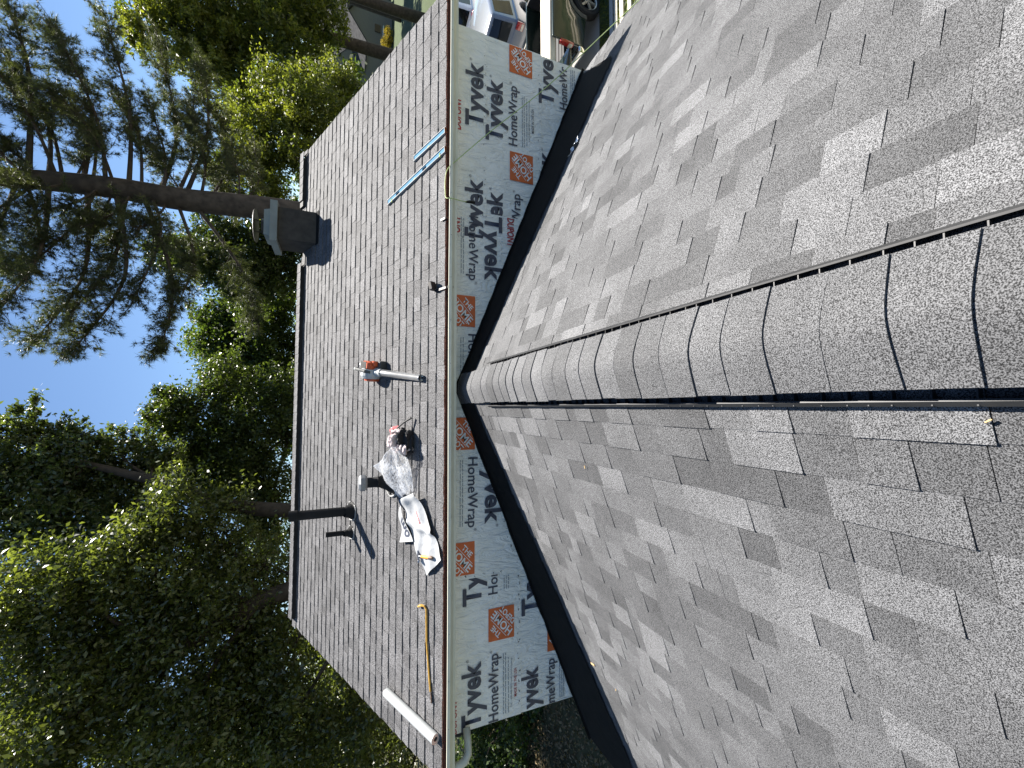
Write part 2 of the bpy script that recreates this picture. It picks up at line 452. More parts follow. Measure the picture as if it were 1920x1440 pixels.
for xx, s in ((XL, -1), (XR, 1)):
    b = MB(); b.prism([UR(xx, .01, -.012), UR(xx, LU, -.012), UR(xx, LU, -.15), UR(xx, .01, -.15)], (.02*s, 0, 0)); b.build('rake_board', 'chim', house)
for sd in (1, -1):
    f = LRf(sd); b = MB(); b.prism([f(YB, RL + .012, -.004), f(YB, RL + .034, -.004), f(YB, RL + .034, -.15), f(YB, RL + .012, -.15)], (0, YW - YB - .02, 0)); b.build('fascia', 'trim', house)
b = MB()
b.tube([(-3.80, 4.235, .10), (-3.80, 4.235, .03), (-3.79, 4.245, -.03), (-3.75, 4.27, -.075), (-3.69, 4.33, -.09), (-3.6, 4.42, -.10)], [.042]*6, 10, squash=.8)
downspout = b.build('downspout', 'gutter', house, smooth=True)
b = MB(); 
for i in range(9):
    t = i / 8; a = t * 1.25
    c = Vector((-3.80 + .11 * (1 - math.cos(a)), 4.24 + .05 * t, .03 - .115 * math.sin(a)))
    b.tube([c, c + Vector((.003 + .003 * t, .001, -.005))], .0445, 10, squash=.8)
b.build('elbow_rib', 'gutter', downspout); kind(bpy.data.objects['elbow_rib'], 'stuff')

# ------------------------------------------------------------------ house wrap and its print
def wrap_sheet(poly_rects, y, seed):
    """thin membrane, rippled, made of one or two rectangles butted together"""
    b = MB(); r0 = random.Random(seed); ph = [r0.uniform(0, 6) for _ in range(6)]
    def rip(x, z): return .0022*math.sin(5*x + 3*z + ph[0]) + .0018*math.sin(9*z - 4*x + ph[1]) + .0012*math.sin(17*x + 6*z + ph[2])
    for x0, x1, z0, z1 in poly_rects:
        b.sheet(lambda u, v: (u, y - .004 + rip(u, v), v), linspace(x0, x1, max(4, int((x1-x0)/.06))), linspace(z0, z1, max(4, int((z1-z0)/.06))))
    return b.build('house_wrap', 'wrap', house, smooth=True)
sheets = {
    'A0': (wrap_sheet([(1.4, WXR, -1.75, -1.02)], YW - .006, 1), YW - .018),
    'A1': (wrap_sheet([(1.4, WXR, -1.06, -.30)], YW - .014, 2), YW - .026),
    'A2': (wrap_sheet([(1.4, WXR, -.33, .05)], YW - .022, 3), YW - .034),
    'B': (wrap_sheet([(-2.07, 1.74, -.29, .05), (-2.07, 2.05, -.95, -.29)], YW - .032, 4), YW - .044),
    'C0': (wrap_sheet([(WXL, -1.5, -1.6, -.72)], YW - .006, 5), YW - .018),
    'C1': (wrap_sheet([(WXL, -1.5, -.75, .05)], YW - .016, 6), YW - .028),
}
_txt = {}
def text_mesh(s, bold=.018, shear=0.):
    key = (s, bold, shear)
    if key in _txt: return _txt[key]
    cu = bpy.data.curves.new('lettering', 'FONT'); cu.body = s; cu.offset = bold; cu.shear = shear; cu.resolution_u = 3; cu.space_character = 1.02
    o = bpy.data.objects.new('lettering', cu); COL.objects.link(o)
    dg = bpy.context.evaluated_depsgraph_get(); me = bpy.data.meshes.new_from_object(o.evaluated_get(dg))
    bpy.data.objects.remove(o); bpy.data.curves.remove(cu)
    co = np.empty(len(me.vertices) * 3); me.vertices.foreach_get('co', co); co = co.reshape(-1, 3)
    x0, x1 = co[:, 0].min(), co[:, 0].max(); co[:, 0] = (co[:, 0] - x0) / (x1 - x0)
    cap = co[:, 1].max(); co[:, 1] /= cap
    me.vertices.foreach_set('co', co.ravel()); me.update()
    _txt[key] = me; return me
def write(s, mat, x0, x1, z, h, y, parent, bold=.018, shear=0.):
    """x1 < x0 prints the word upside down"""
    me = text_mesh(s, bold, shear).copy(); me.materials.clear(); me.materials.append(MT[mat])
    sg = 1 if x1 > x0 else -1
    o = link('lettering', me, parent)
    me.transform(Matrix.Translation((x0, y, z)) @ Matrix(((x1 - x0, 0, 0, 0), (0, 0, -.001, 0), (0, sg * h, 0, 0), (0, 0, 0, 1))))
    return o
# house_wrap sheets sit under the house empty, whose inverse is already applied: parent space of a sheet is world space
def logo(x0, x1, z0, h, y, parent):
    """orange square with white diagonal lettering; x1 < x0 is upside down"""
    sg = 1 if x1 > x0 else -1; wd = abs(x1 - x0); zc = z0 + h/2 if sg > 0 else z0 + h/2; xc = (x0 + x1) / 2
    b = MB(); b.box((xc - wd/2, y - .0006, zc - h/2), (xc + wd/2, y + .0006, zc + h/2)); b.build('logo_square', 'orange', parent)
    for s, cx, cz, ww, hh in (('HOME', .0, .0, .98, .25), ('THE', -.225, .225, .44, .17), ('DEPOT', .225, -.225, .72, .19)):
        me = text_mesh(s, .022).copy(); me.materials.clear(); me.materials.append(MT['whitep'])
        o = link('lettering', me, parent)
        c, sn = math.cos(math.pi/4), math.sin(math.pi/4)
        loc = Matrix(((c, -sn, 0, 0), (sn, c, 0, 0), (0, 0, 1, 0), (0, 0, 0, 1)))
        pre = Matrix.Translation((cx, cz, 0)) @ loc @ Matrix.Translation((-ww/2, -hh/2, 0)) @ Matrix.Diagonal((ww, hh, 1, 1))
        me.transform(Matrix.Translation((xc, y - .003, zc)) @ Matrix(((sg*wd, 0, 0, 0), (0, 0, -.001, 0), (0, sg*h, 0, 0), (0, 0, 0, 1))) @ pre)
    for off in (-.165, .165):
        b = MB(); q = []
        for t0, t1 in ((-.42, -.008), (.42, -.008), (.42, .008), (-.42, .008)):
            px, pz = t0*.7071 + off*.7071 - t1*.7071, t0*.7071 - off*.7071 + t1*.7071
            q.append((xc + sg*wd*px, y - .003, zc + sg*h*pz))
        b.add(q, [(0,1,2,3)]); b.build('logo_rule', 'whitep', parent)
def fine_print(x0, x1, z, n, parent, y, gap=.026):
    b = MB(); r0 = random.Random(int((x0+z)*1000))
    for i in range(n):
        x = min(x0, x1); xe = max(x0, x1)
        while x < xe:
            wd = r0.uniform(.02, .07); b.box((x, y - .0006, z - i*gap), (min(x + wd, xe), y + .0006, z - i*gap + .009)); x += wd + .012
    o = b.build('fine_print', 'greyp', parent); kind(o, 'stuff')
TX = [('A2','DUPONT','red',2.972,3.356,-.017,.08), ('A2','Tyvek','navy',3.061,3.838,-.281,.212), ('A1','Tyvek','navy',2.948,3.715,-.530,.212),
 ('A1','HomeWrap','navy',2.957,3.710,-.725,.112), ('A1','MADE IN THE USA','navy',3.178,3.489,-.953,.034), ('A1','Call 1-800-448-9835 tyvek.com/homewrap','greyp',3.061,3.577,-.898,.022),
 ('A0','Tyve','navy',3.609,4.215,-1.232,.208), ('A0','HomeWr','navy',3.618,4.19,-1.437,.112), ('A0','Tyvek','navy',2.19,2.986,-1.208,.208),
 ('A2','Tyvek','navy',1.66,2.432,-.277,.212), ('A1','Tyvek','navy',1.565,2.335,-.527,.212), ('A1','HomeWrap','navy',1.612,2.363,-.763,.112), ('A2','DUPONT','red',1.59,1.962,-.012,.08),
 ('B','HomeWrap','navy',1.985,1.234,-.117,.108), ('B','Tyvek','navy',2.025,1.255,-.310,.212), ('B','DUPONT','red',2.04,1.69,-.587,.085),
 ('B','HomeWrap','navy',.620,-.13,-.112,.108), ('B','HomeWrap','navy',-.756,-1.52,-.114,.110), ('B','Tyvek','navy',-.724,-1.502,-.315,.20), ('B','Tyvek','navy',.66,-.11,-.312,.205),
 ('C1','Tyvek','navy',-2.362,-1.6,-.268,.206), ('C1','HomeWrap','navy',-2.286,-1.54,-.464,.11), ('C1','Tyvek','navy',-3.66,-2.970,-.264,.212), ('C1','HomeWrap','navy',-3.652,-2.932,-.473,.114),
 ('C1','MADE IN THE USA','red',-3.449,-3.14,-.696,.034), ('C1','Call 1-800-448-9835 tyvek.com/homewrap','greyp',-3.55,-3.017,-.64,.022),
 ('C0','yvek','navy',-3.64,-3.192,-.963,.208), ('C0','meWrap','navy',-3.65,-3.154,-1.187,.112), ('C0','Tyvek','navy',-2.60,-1.83,-.972,.208), ('C1','DUPONT','red',-3.655,-3.305,.0,.045)]
for sh, s, mt, x0, x1, z, h in TX:
    so_, y_ = sheets[sh]
    write(s, mt, x0, x1, z, h, y_, so_, bold=.026 if s == 'DUPONT' else (.03 if s.endswith('vek') or s == 'Tyve' else .012 if s[0] in 'Hm' else .006), shear=.12 if s == 'DUPONT' else 0)
    if s in ('Tyvek', 'HomeWrap'):
        sg = 1 if x1 > x0 else -1
        write('®', mt, x1 + sg*.012, x1 + sg*.042, z + sg*h*.62, .03 if sg > 0 else .03, y_, so_, bold=0)
for sh, x0, x1, z in (('A1',3.878,4.225,-.931), ('A1',2.522,2.879,-.935), ('B',1.052,.70,.0-.21), ('B',-.317,-.67,-.21), ('B',-1.67,-2.02,-.21), ('C1',-2.793,-2.439,-.665), ('C0',-3.063,-2.715,-1.40), ('A0',3.13,3.48,-1.69)):
    so_, y_ = sheets[sh]; logo(x0, x1, z if sh != 'B' else -.19, .307, y_, so_)
for sh, x0, x1, z, n in (('A1',2.97,3.62,-.80,2), ('A1',3.0,3.6,-.86,1), ('A0',3.7,4.2,-1.50,3), ('B',1.95,1.3,-.03,2), ('B',.58,-.1,-.03,2), ('B',-.78,-1.5,-.03,2), ('C1',-3.6,-2.95,-.54,2), ('C1',-3.6,-3.0,-.60,1), ('C0',-3.62,-3.2,-1.26,3), ('C1',-2.25,-2.1,-.55,3)):
    so_, y_ = sheets[sh]; fine_print(x0, x1, z, n, so_, y_)
# staple tears along the seams
def staples(sh, runs):
    so_, y_ = sheets[sh]; b = MB(); r0 = random.Random(len(runs)*7 + int(abs(runs[0][0])*100))
    for x0, z0, x1, z1, n in runs:
        for i in range(n):
            t = (i + r0.uniform(-.3, .3)) / n; x = x0 + (x1-x0)*t; z = z0 + (z1-z0)*t + r0.uniform(-.012, .012)
            for _ in range(r0.choice((1, 2, 2, 3))):
                a = r0.uniform(0, 3.14); L = r0.uniform(.005, .014); dx, dz = math.cos(a)*L, math.sin(a)*L
                ox, oz = r0.uniform(-.014, .014), r0.uniform(-.01, .01); px, pz = -dz*.22, dx*.22
                b.add([(x+ox-dx, y_ - .001, z+oz-dz), (x+ox+px, y_ - .012, z+oz+pz), (x+ox+dx, y_ - .004, z+oz+dz), (x+ox-px, y_ - .001, z+oz-pz)], [(0,1,2,3)])
    o = b.build('staple_tear', 'iron', so_); kind(o, 'stuff')
staples('A2', [(2.1, -.30, 4.2, -.31, 17)]); staples('A1', [(2.1, -1.02, 4.2, -1.03, 17)]); staples('B', [(2.0, -.27, 2.03, -.9, 9), (1.72, .0, 1.72, -.27, 4), (-1.4, -.5, -2.04, -.72, 7), (-2.04, .0, -2.05, -.6, 6)]); staples('C1', [(-2.1, -.72, -3.6, -.72, 14)])

# black flashing at the wall, widened so its colour deepens the eave shadow
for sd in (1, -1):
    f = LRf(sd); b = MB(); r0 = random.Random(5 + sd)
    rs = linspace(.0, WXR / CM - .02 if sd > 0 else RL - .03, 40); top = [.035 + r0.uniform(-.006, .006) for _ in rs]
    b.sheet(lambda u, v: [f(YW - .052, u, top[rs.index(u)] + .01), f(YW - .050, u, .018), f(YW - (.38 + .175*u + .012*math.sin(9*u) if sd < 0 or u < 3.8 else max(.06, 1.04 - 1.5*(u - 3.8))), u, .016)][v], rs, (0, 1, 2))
    b.build('flashing_and_eave_shade', 'membrane', house)

# ------------------------------------------------------------------ chimney and vent pipes
chimney = MB()
CX0, CX1, CY0, CY1 = 2.56, 3.09, 7.58, 8.15
r0 = random.Random(9)
chimney.box((CX0, CY0, 1.2), (CX1, CY1, 2.2)); chimney = chimney.build('chimney', 'chim', house)
b = MB(); b.prism([(CX0 - .07, CY0 - .07, 2.185), (CX1 + .07, CY0 - .07, 2.185), (CX1 + .07, CY1 + .07, 2.185), (CX0 - .07, CY1 + .07, 2.185)], (0, 0, .105))
b.build('chimney_crown', 'crown', chimney)
b = MB(); a0, a1, c0, c1 = CX0 + .04, CX1 - .04, CY0 + .03, CY1 - .04
b.add([(a0, c0, 2.29), (a1, c0, 2.29), (a1, c1, 2.29), (a0, c1, 2.29), (a0 + .02, c0 + .02, 2.39), (a1 - .02, c0 + .02, 2.39), (a1 - .02, c1 - .02, 2.39), (a0 + .02, c1 - .02, 2.39)],
      [(4,5,6,7), (0,1,5,4), (1,2,6,5), (2,3,7,6), (3,0,4,7)]); b.build('chimney_crown', 'crown', chimney)
b = MB(); b.lathe(((CX0+CX1)/2, (CY0+CY1)/2, 2.385), (0,0,1), [(0, .13), (.06, .13)], 20); b.build('flue', 'iron', chimney)
b = MB(); cc = Vector(((CX0+CX1)/2, (CY0+CY1)/2, 2.53))
b.lathe(cc, (0,0,1), [(0, .27), (.008, .275), (.016, .26), (.05, .03)], 24)
for k in range(4):
    t = k*math.pi/2 + .5; b.tube([cc + Vector((.12*math.cos(t), .12*math.sin(t), -.1)), cc + Vector((.13*math.cos(t), .13*math.sin(t), .005))], .006, 6)
b.build('chimney_cap', 'iron', chimney)
b = MB(); b.prism([UR(CX0 - .03, 3.52, .014), UR(CX1 + .01, 3.52, .014), UR(CX1 + .01, 3.64, .014), UR(CX0 - .03, 3.64, .014)], (0, 0, .004)); b.build('chimney_flashing', 'membrane', chimney)

def vent(name, x, s, r, top, boot_r, parent=house, collar=True):
    base = UR(x, s); b = MB()
    b.tube([base + Vector((0, 0, -.05)), Vector((x, base.y, top))], r, 16)
    if collar: b.lathe((x, base.y, top - .1), (0,0,1), [(0, r + .008), (.098, r + .008)], 16)
    o = b.build(name, 'pipe', parent, smooth=False)
    b = MB(); n = (UR(x, s, 1) - base); b._rev(base, n, [(.0, boot_r), (.014, boot_r * .98), (.03, boot_r * .82), (.07, r * 1.35), (.12, r * 1.05)], 18, 0)
    b.build('pipe_boot', 'pipe', o)
    b = MB(); rr = random.Random(int(s*100))
    ring = [base + n*.017 + (Vector((1, 0, 0)) * math.cos(t) + (UR(x, s+1) - base) * math.sin(t)) * boot_r * (1 + rr.uniform(-.04, .09)) for t in linspace(.2, 5.6, 26)]
    b.tube(ring, [.006 + rr.uniform(0, .007) for _ in ring], 6); b.build('sealant_bead', 'sealant', o)
    return o
vent('vent_pipe', -1.617, 2.09, .062, 1.785, .125)
vent('vent_pipe', -1.905, 2.09, .034, 1.338, .088, collar=False)
# flared cone vent with a hooded cap
base = UR(-1.085, 1.03); b = MB(); n = UR(0, 0, 1) - UR(0, 0)
b._rev(base, (0,0,1), [(-.06, .15), (.02, .14), (.08, .10), (.16, .062), (.165, .068), (.175, .068), (.18, .06), (.30, .058)], 22, 0)
cone = b.build('cone_vent', 'pipe', house, smooth=True)
b = MB(); c = base + Vector((0, 0, .335)); R = .095
b.lathe(c, (0,0,1), [(-.045, .06), (-.02, R), (.03, R), (.05, R*.75), (.055, .02)], 8); b.build('vent_hood', 'galv', cone)
b = MB(); rr = random.Random(4)
ring = [base + n*.02 + (Vector((1,0,0))*math.cos(t) + (UR(0,1) - UR(0,0))*math.sin(t)) * .165 * (1 + rr.uniform(-.05, .08)) for t in linspace(-.4, 4.4, 22)]
b.tube(ring, [.007 + rr.uniform(0, .008) for _ in ring], 6); b.build('sealant_bead', 'sealant', cone)

# ------------------------------------------------------------------ tools and litter on the upper roof
MT.update(
    stihl_orange=pm('orange_plastic', (.48, .085, .02), .35, var=.1, coat=.2), lgrey=pm('pale_grey_plastic', (.36, .38, .38), .4, var=.05),
    tubegrey=pm('silver_tube', (.36, .37, .38), .28, .7, var=.08), dgrey=pm('dark_grey_plastic', (.055, .058, .055), .55),
    leather=pm('worn_suede', (.52, .44, .43), .85, var=.3, scale=14, bump=.6), blackcloth=pm('black_canvas', (.012, .011, .012), .8, var=.4),
    redcloth=pm('red_strap', (.50, .06, .07), .7, var=.3), steel=pm('tool_steel', (.33, .33, .34), .3, .9, var=.2, scale=30),
    yellow=pm('yellow_paint', (.42, .24, .04), .45, var=.25, scale=30), worn=pm('worn_metal', (.16, .11, .08), .5, .5, var=.4, scale=40),
    hammer_orange=pm('orange_grip', (.75, .30, .03), .5), whiteroll=pm('white_vinyl', (.38, .395, .39), .35, var=.04), cardboard=pm('grey_core', (.10, .095, .09), .8),
    levelblue=pm('light_blue_anodised', (.085, .21, .32), .75, 0., var=.1, spec=.08), levelsilver=pm('brushed_aluminium', (.24, .25, .255), .6, .0, var=.08, spec=.2),
    vial=pm('vial_green', (.55, .65, .12), .15), black=pm('black_rubber', (.01, .01, .01), .5),
    cord=pm('lime_cord', (.42, .52, .20), .45, var=.1), wood=pm('wood_chip', (.62, .42, .2), .7), foil=pm('crumpled_foil', (.75, .77, .8), .25, .9, bump=.8, scale=30),
    clear=clear_plastic('clear_plastic'), sheetwhite=pm('white_sheet', (.37, .38, .385), .45, var=.06, scale=9, bump=.7, bscale=14))

# leaf blower: local frame u = along the tube (down the slope), v = to the left, w = off the roof
def frame(x, s, dx, ds):
    o = UR(x, s); u = (UR(dx, ds) - UR(0, 0)).normalized(); wv = (UR(0, 0, 1) - UR(0, 0)); v = wv.cross(u)
    return lambda a, c, e: o + u*a + v*c + wv*e, u, v, wv
L0, u, v, wv = frame(.25, 1.3, -.1, -.87); u_, v, wv = u, -v*.68, wv*.85; L = lambda a, c, e: L0(a, -c*.68, e*.85)   # v to the left
t = thing('leaf_blower', 'orange and grey hand-held leaf blower with a long silver tube lying on the roof', 'leaf blower', UR(.25, 1.3))
b = MB(); b._rev(L(.10, .02, .085), (L(1, .02, .005) - L(0, 0, .06)).normalized(), [(0, .042), (.02, .043), (.80, .036), (.802, .040), (.815, .040), (.815, .034), (.5, .031)], 18, 0)
b.build('blower_tube', 'tubegrey', t, smooth=True)
b = MB(); b.lathe(L(.0, .018, .095), u, [(-.06, .062), (.05, .056), (.07, .048), (.115, .047)], 16); b.build('tube_coupling', 'lgrey', t)
b = MB(); b.lathe(L(-.12, .085, .12), -v, [(-.05, .05), (-.045, .105), (-.01, .125), (.07, .125), (.09, .10)], 20); b.build('fan_housing', 'lgrey', t, smooth=False)
b = MB(); b.obox(L(-.06, .03, .10), u*.075, v*.05, wv*.055, bev=.25); b.build('volute_outlet', 'lgrey', t)
b = MB(); b.obox(L(-.11, -.09, .125), u*.105, v*.085, wv*.115, bev=.3); b.obox(L(-.02, -.13, .11), u*.05, v*.05, wv*.07, bev=.25); b.build('engine_cover', 'stihl_orange', t)
b = MB(); 
for k in range(5): b.obox(L(-.19 + k*.03, -.09, .243), u*.006, v*.07, wv*.006)
b.build('cooling_grille', 'dgrey', t)
b = MB(); b.lathe(L(-.12, .16, .10), v, [(-.02, .095), (.02, .09), (.03, .05)], 16); b.build('starter_cover', 'stihl_orange', t)
b = MB(); b.obox(L(.03, -.12, .06), u*.055, v*.07, wv*.055, bev=.2); b.build('fuel_tank', 'dgrey', t)
b = MB(); b.tube([L(-.02, .03, .19), L(-.06, .02, .25), L(-.16, .0, .275), L(-.30, -.01, .255), L(-.37, -.01, .20)], [.019, .02, .019, .021, .024], 10); b.build('handle', 'dgrey', t)
b = MB(); b.obox(L(-.36, -.01, .215), u*.055, v*.024, wv*.022, bev=.3); b.build('handle_end', 'whiteroll', t)
b = MB(); b.lathe(L(-.22, -.1, .2), -u, [(0, .03), (.03, .03), (.04, .022)], 12); b.build('fuel_cap', 'lgrey', t)

# tool belt
L0, u, v, wv = frame(-.56, .74, 0, -1); v = -v; L = lambda a, c, e: L0(a, -c, e)
t = thing('tool_belt', 'crumpled black and tan leather tool belt with a red strap on the roof', 'tool belt', UR(-.56, .74))
rr = random.Random(21)
def lump(name, mat, c, ax, seed, n=14, rough=.22):
    r1 = random.Random(seed); ph = [(r1.uniform(1, 3.5), r1.uniform(1, 3.5), r1.uniform(0, 6)) for _ in range(5)]
    b = MB()
    def fn(p, q):
        k = 1 + rough * sum(math.sin(a*math.cos(p)*2 + c_*q*2 + d) for a, c_, d in ph) / 3
        x, y, z = math.cos(p)*math.sin(q), math.sin(p)*math.sin(q), math.cos(q)
        sq = lambda w_: math.copysign(abs(w_)**.9, w_)
        return Vector(c) + ax[0]*sq(x)*k + ax[1]*sq(y)*k + ax[2]*max(sq(z)*k, -.75)
    b.sheet(fn, linspace(0, 2*math.pi, n*2), linspace(.02, math.pi-.02, n)); return b.build(name, mat, t)
lump('pouch', 'leather', L(-.03, .03, .10), (u*.12, v*.09, wv*.10), 1, rough=.3)
lump('pouch', 'leather', L(.05, .11, .08), (u*.12, v*.055, wv*.085), 12, rough=.3)
lump('pouch', 'blackcloth', L(.08, -.01, .07), (u*.10, v*.10, wv*.09), 2, rough=.3)
lump('pouch', 'leather', L(-.15, .05, .06), (u*.06, v*.09, wv*.065), 4, rough=.35)
lump('pouch', 'leather', L(-.11, -.07, .07), (u*.08, v*.06, wv*.06), 14, rough=.35)
lump('flap', 'leather', L(.09, .09, .14), (u*.055, v*.035, wv*.03), 6, rough=.3)
lump('pocket', 'blackcloth', L(.15, .04, .06), (u*.06, v*.08, wv*.05), 8, rough=.3)
lump('pocket', 'blackcloth', L(-.12, .01, .12), (u*.03, v*.03, wv*.025), 9, rough=.3)
lump('flap', 'leather', L(.01, -.09, .12), (u*.09, v*.022, wv*.04), 16, rough=.3)
b = MB(); b.tube([L(-.19, -.04, .09), L(-.14, -.09, .13), L(-.08, -.12, .13), L(-.01, -.135, .10)], .017, 8, squash=.35); b.build('strap', 'redcloth', t)
b = MB(); b.tube([L(-.22, .12, .03), L(-.1, .17, .05), L(.05, .19, .06), L(.17, .13, .03)], .028, 8, squash=.3); b.build('belt', 'blackcloth', t)
b = MB(); b.tube([L(.0, -.12, .12), L(.08, -.19, .08), L(.17, -.24, .045)], [.009, .011, .013], 8); b.build('tool_handle', 'black', t)
b = MB(); b.tube([L(-.2, .0, .07), L(-.12, .06, .13), L(.0, .12, .18), L(.08, .15, .12)], .012, 6, squash=.3); b.build('buckle_strap', 'leather', t)

# clear plastic bag
L, u, v, wv = frame(-.80, .84, -.32, -.17)
bag = MB(); r1 = random.Random(31); ph = [r1.uniform(0, 6) for _ in range(8)]
def bagf(p, q):   # p round the mouth, q along from mouth to closed end
    cr = 1 + .09*math.sin(3*p + ph[0] + 4*q) + .07*math.sin(5*p + ph[1] - 6*q) + .04*math.sin(9*p + ph[2] + 9*q)
    sq = lambda w_: math.copysign(abs(w_)**.6, w_)
    wdt = .215 * (1 - .3*q*q) * cr; hgt = (.115*(1 - .75*q)) * cr
    return L(.40*q + .035*math.sin(p*2 + ph[3]) - .06*math.sin(p)*(1-q), wdt*sq(math.cos(p)) - .02*q, max(hgt + hgt*sq(math.sin(p))*.98 + .012, .012))
bag.sheet(bagf, linspace(0, 2*math.pi, 41), linspace(0, 1, 16))
pb = bag.build('plastic_bag', 'clear', smooth=False)
rim_ = MB(); rim_.tube([bagf(p_, 0) for p_ in linspace(0, 2*math.pi, 41)], .004, 5, caps=False)
tag(pb, 'crumpled clear plastic bag lying open on the roof beside the cone vent', 'plastic bag')
rim_.build('bag_rim', 'clear', pb)

# scrap of house wrap with a turned-over flap
t = thing('house_wrap_scrap', 'creased white strip of house wrap running down the roof to the gutter', 'sheet', UR(-1.5, .4))
A_, B_, C_, D_ = (-1.13, .43), (-1.74, -.035), (-1.985, .27), (-1.26, .76)
def strip(p, q):
    x = (A_[0]*(1-p) + B_[0]*p)*(1-q) + (D_[0]*(1-p) + C_[0]*p)*q
    s = (A_[1]*(1-p) + B_[1]*p)*(1-q) + (D_[1]*(1-p) + C_[1]*p)*q
    k = .042 + .012*math.sin(7*p + 4*q) + .010*math.sin(13*p - 9*q + 1) + .03*math.exp(-((p - .45 + .3*(q-.5))/.05)**2) + .045*math.exp(-((p-.03)/.09)**2)
    return UR(x + .012*math.sin(9*p), s + .012*math.sin(7*p + 2), k)
b = MB(); b.sheet(strip, linspace(0, 1, 44), linspace(0, 1, 22)); sheet_o = b.build('sheet', 'sheetwhite', t, smooth=True)
F0 = [(-1.30, .74), (-1.66, .47), (-1.74, .78), (-1.45, .80)]
def flap(p, q):
    x = (F0[0][0]*(1-p) + F0[1][0]*p)*(1-q) + (F0[3][0]*(1-p) + F0[2][0]*p)*q
    s = (F0[0][1]*(1-p) + F0[1][1]*p)*(1-q) + (F0[3][1]*(1-p) + F0[2][1]*p)*q
    return UR(x, s, .065 + .02*math.sin(5*p + 2*q) - .03*q + .02*p*(1-q))
b = MB(); b.sheet(flap, linspace(0, 1, 14), linspace(0, 1, 10)); fl = b.build('flap', 'sheetwhite', t, smooth=True)
def roof_text(s, mat, p0, p1, hgt, h, parent, bold=.02):
    me = text_mesh(s, bold).copy(); me.materials.clear(); me.materials.append(MT[mat]); o = link('lettering', me, parent)
    a = UR(p0[0], p0[1], h); e = UR(p1[0], p1[1], h); X = e - a; N = UR(0, 0, 1) - UR(0, 0); Y = N.cross(X).normalized() * hgt
    me.transform(Matrix.Translation(a) @ Matrix((X, Y, N*.001)).transposed().to_4x4())
me = text_mesh('mo', .03).copy(); me.materials.clear(); me.materials.append(MT['navy']); o = link('lettering', me, fl); nn = (UR(0, 0, 1) - UR(0, 0)) * .003
for vt in me.vertices: vt.co = flap(.32 + .55*vt.co.x, .12 + .55*vt.co.y) + nn
me = text_mesh('MADE', .02).copy(); me.materials.clear(); me.materials.append(MT['red']); o = link('lettering', me, sheet_o)
for vt in me.vertices: vt.co = strip(.24 + .16*vt.co.x, .42 + .07*vt.co.y) + nn
b = MB(); rr = random.Random(8)
for k in range(60):
    p, q = rr.uniform(.18, .55), rr.uniform(.25, .8)
    P0, P1, P2 = strip(p, q) , strip(p + rr.uniform(.006, .02), q), strip(p, q + .007)
    n = (UR(0,0,1) - UR(0,0)) * .004; b.add([P0 + n, P1 + n, P1 + (P2-P0) + n, P2 + n], [(0,1,2,3)])
kind(b.build('fine_print', 'greyp', sheet_o), 'stuff')

# hammer on the scrap
L, u, v, wv = frame(-1.79, .37, .055, -.33)
t = thing('hammer', 'small hammer with steel claw head and orange grip lying on the white sheet', 'hammer', UR(-1.79, .37))
b = MB(); b.tube([L(.0, 0, .062), L(.10, 0, .064)], .008, 8); b.build('shaft', 'steel', t)
b = MB(); b.tube([L(.06, 0, .064), L(.10, 0, .065), L(.18, 0, .065), L(.2, 0, .064)], [.013, .017, .016, .017], 10); b.build('grip', 'hammer_orange', t)
b = MB(); b.tube([L(.2, 0, .064), L(.24, 0, .064), L(.262, 0, .063)], [.017, .02, .014], 10); b.build('grip_end', 'worn', t)
b = MB(); b.tube([L(0, -.065, .062), L(0, -.045, .062), L(0, -.04, .062), L(0, .0, .062), L(0, .025, .062)], [.016, .016, .011, .012, .012], 10)
for k in (-1, 1): b.tube([L(0, .02, .062), L(-.01 + k*.008, .05, .058), L(.0 + k*.012, .08, .045)], [.009, .007, .003], 6)
b.build('head', 'steel', t)

# wrecking bar
t = thing('wrecking_bar', 'long yellow wrecking bar with hooked end lying along the roof edge', 'pry bar', UR(-2.8, .24))
b = MB(); pts = [(-2.31, .36, .03), (-2.305, .31, .022), (-2.33, .275, .02), (-2.40, .272, .02), (-2.64, .264, .02), (-3.0, .21, .02), (-3.12, .188, .02)]
b.tube([UR(*p) for p in pts], .0115, 6); b.build('bar', 'yellow', t)
b = MB(); b.tube([UR(-3.11, .19, .02), UR(-3.18, .178, .018), UR(-3.225, .17, .022)], [.011, .016, .013], 8, squash=.5); b.build('claw', 'worn', t)
b = MB(); b.tube([UR(-2.31, .35, .03), UR(-2.325, .385, .036), UR(-2.345, .425, .03)], [.012, .015, .006], 8, squash=.5); b.build('hook', 'yellow', t)

# white roll
t = thing('white_roll', 'white vinyl roll with a hollow core lying across the roof corner', 'roll', UR(-3.5, .5))
d = (UR(0, -1) - UR(0, 0)); P0 = UR(-3.50, 1.02, .05)
b = MB(); b._rev(P0, d, [(0, .021), (0, .049), (.97, .049), (.97, .021)], 28, 0); b.build('roll', 'whiteroll', t, smooth=False)
b = MB(); b._rev(P0, d, [(.0, .021), (.97, .021)], 20, 0); b.lathe(P0 + d*.93, d, [(0, .0205), (.01, .0205)], 20); b.build('core', 'cardboard', t)

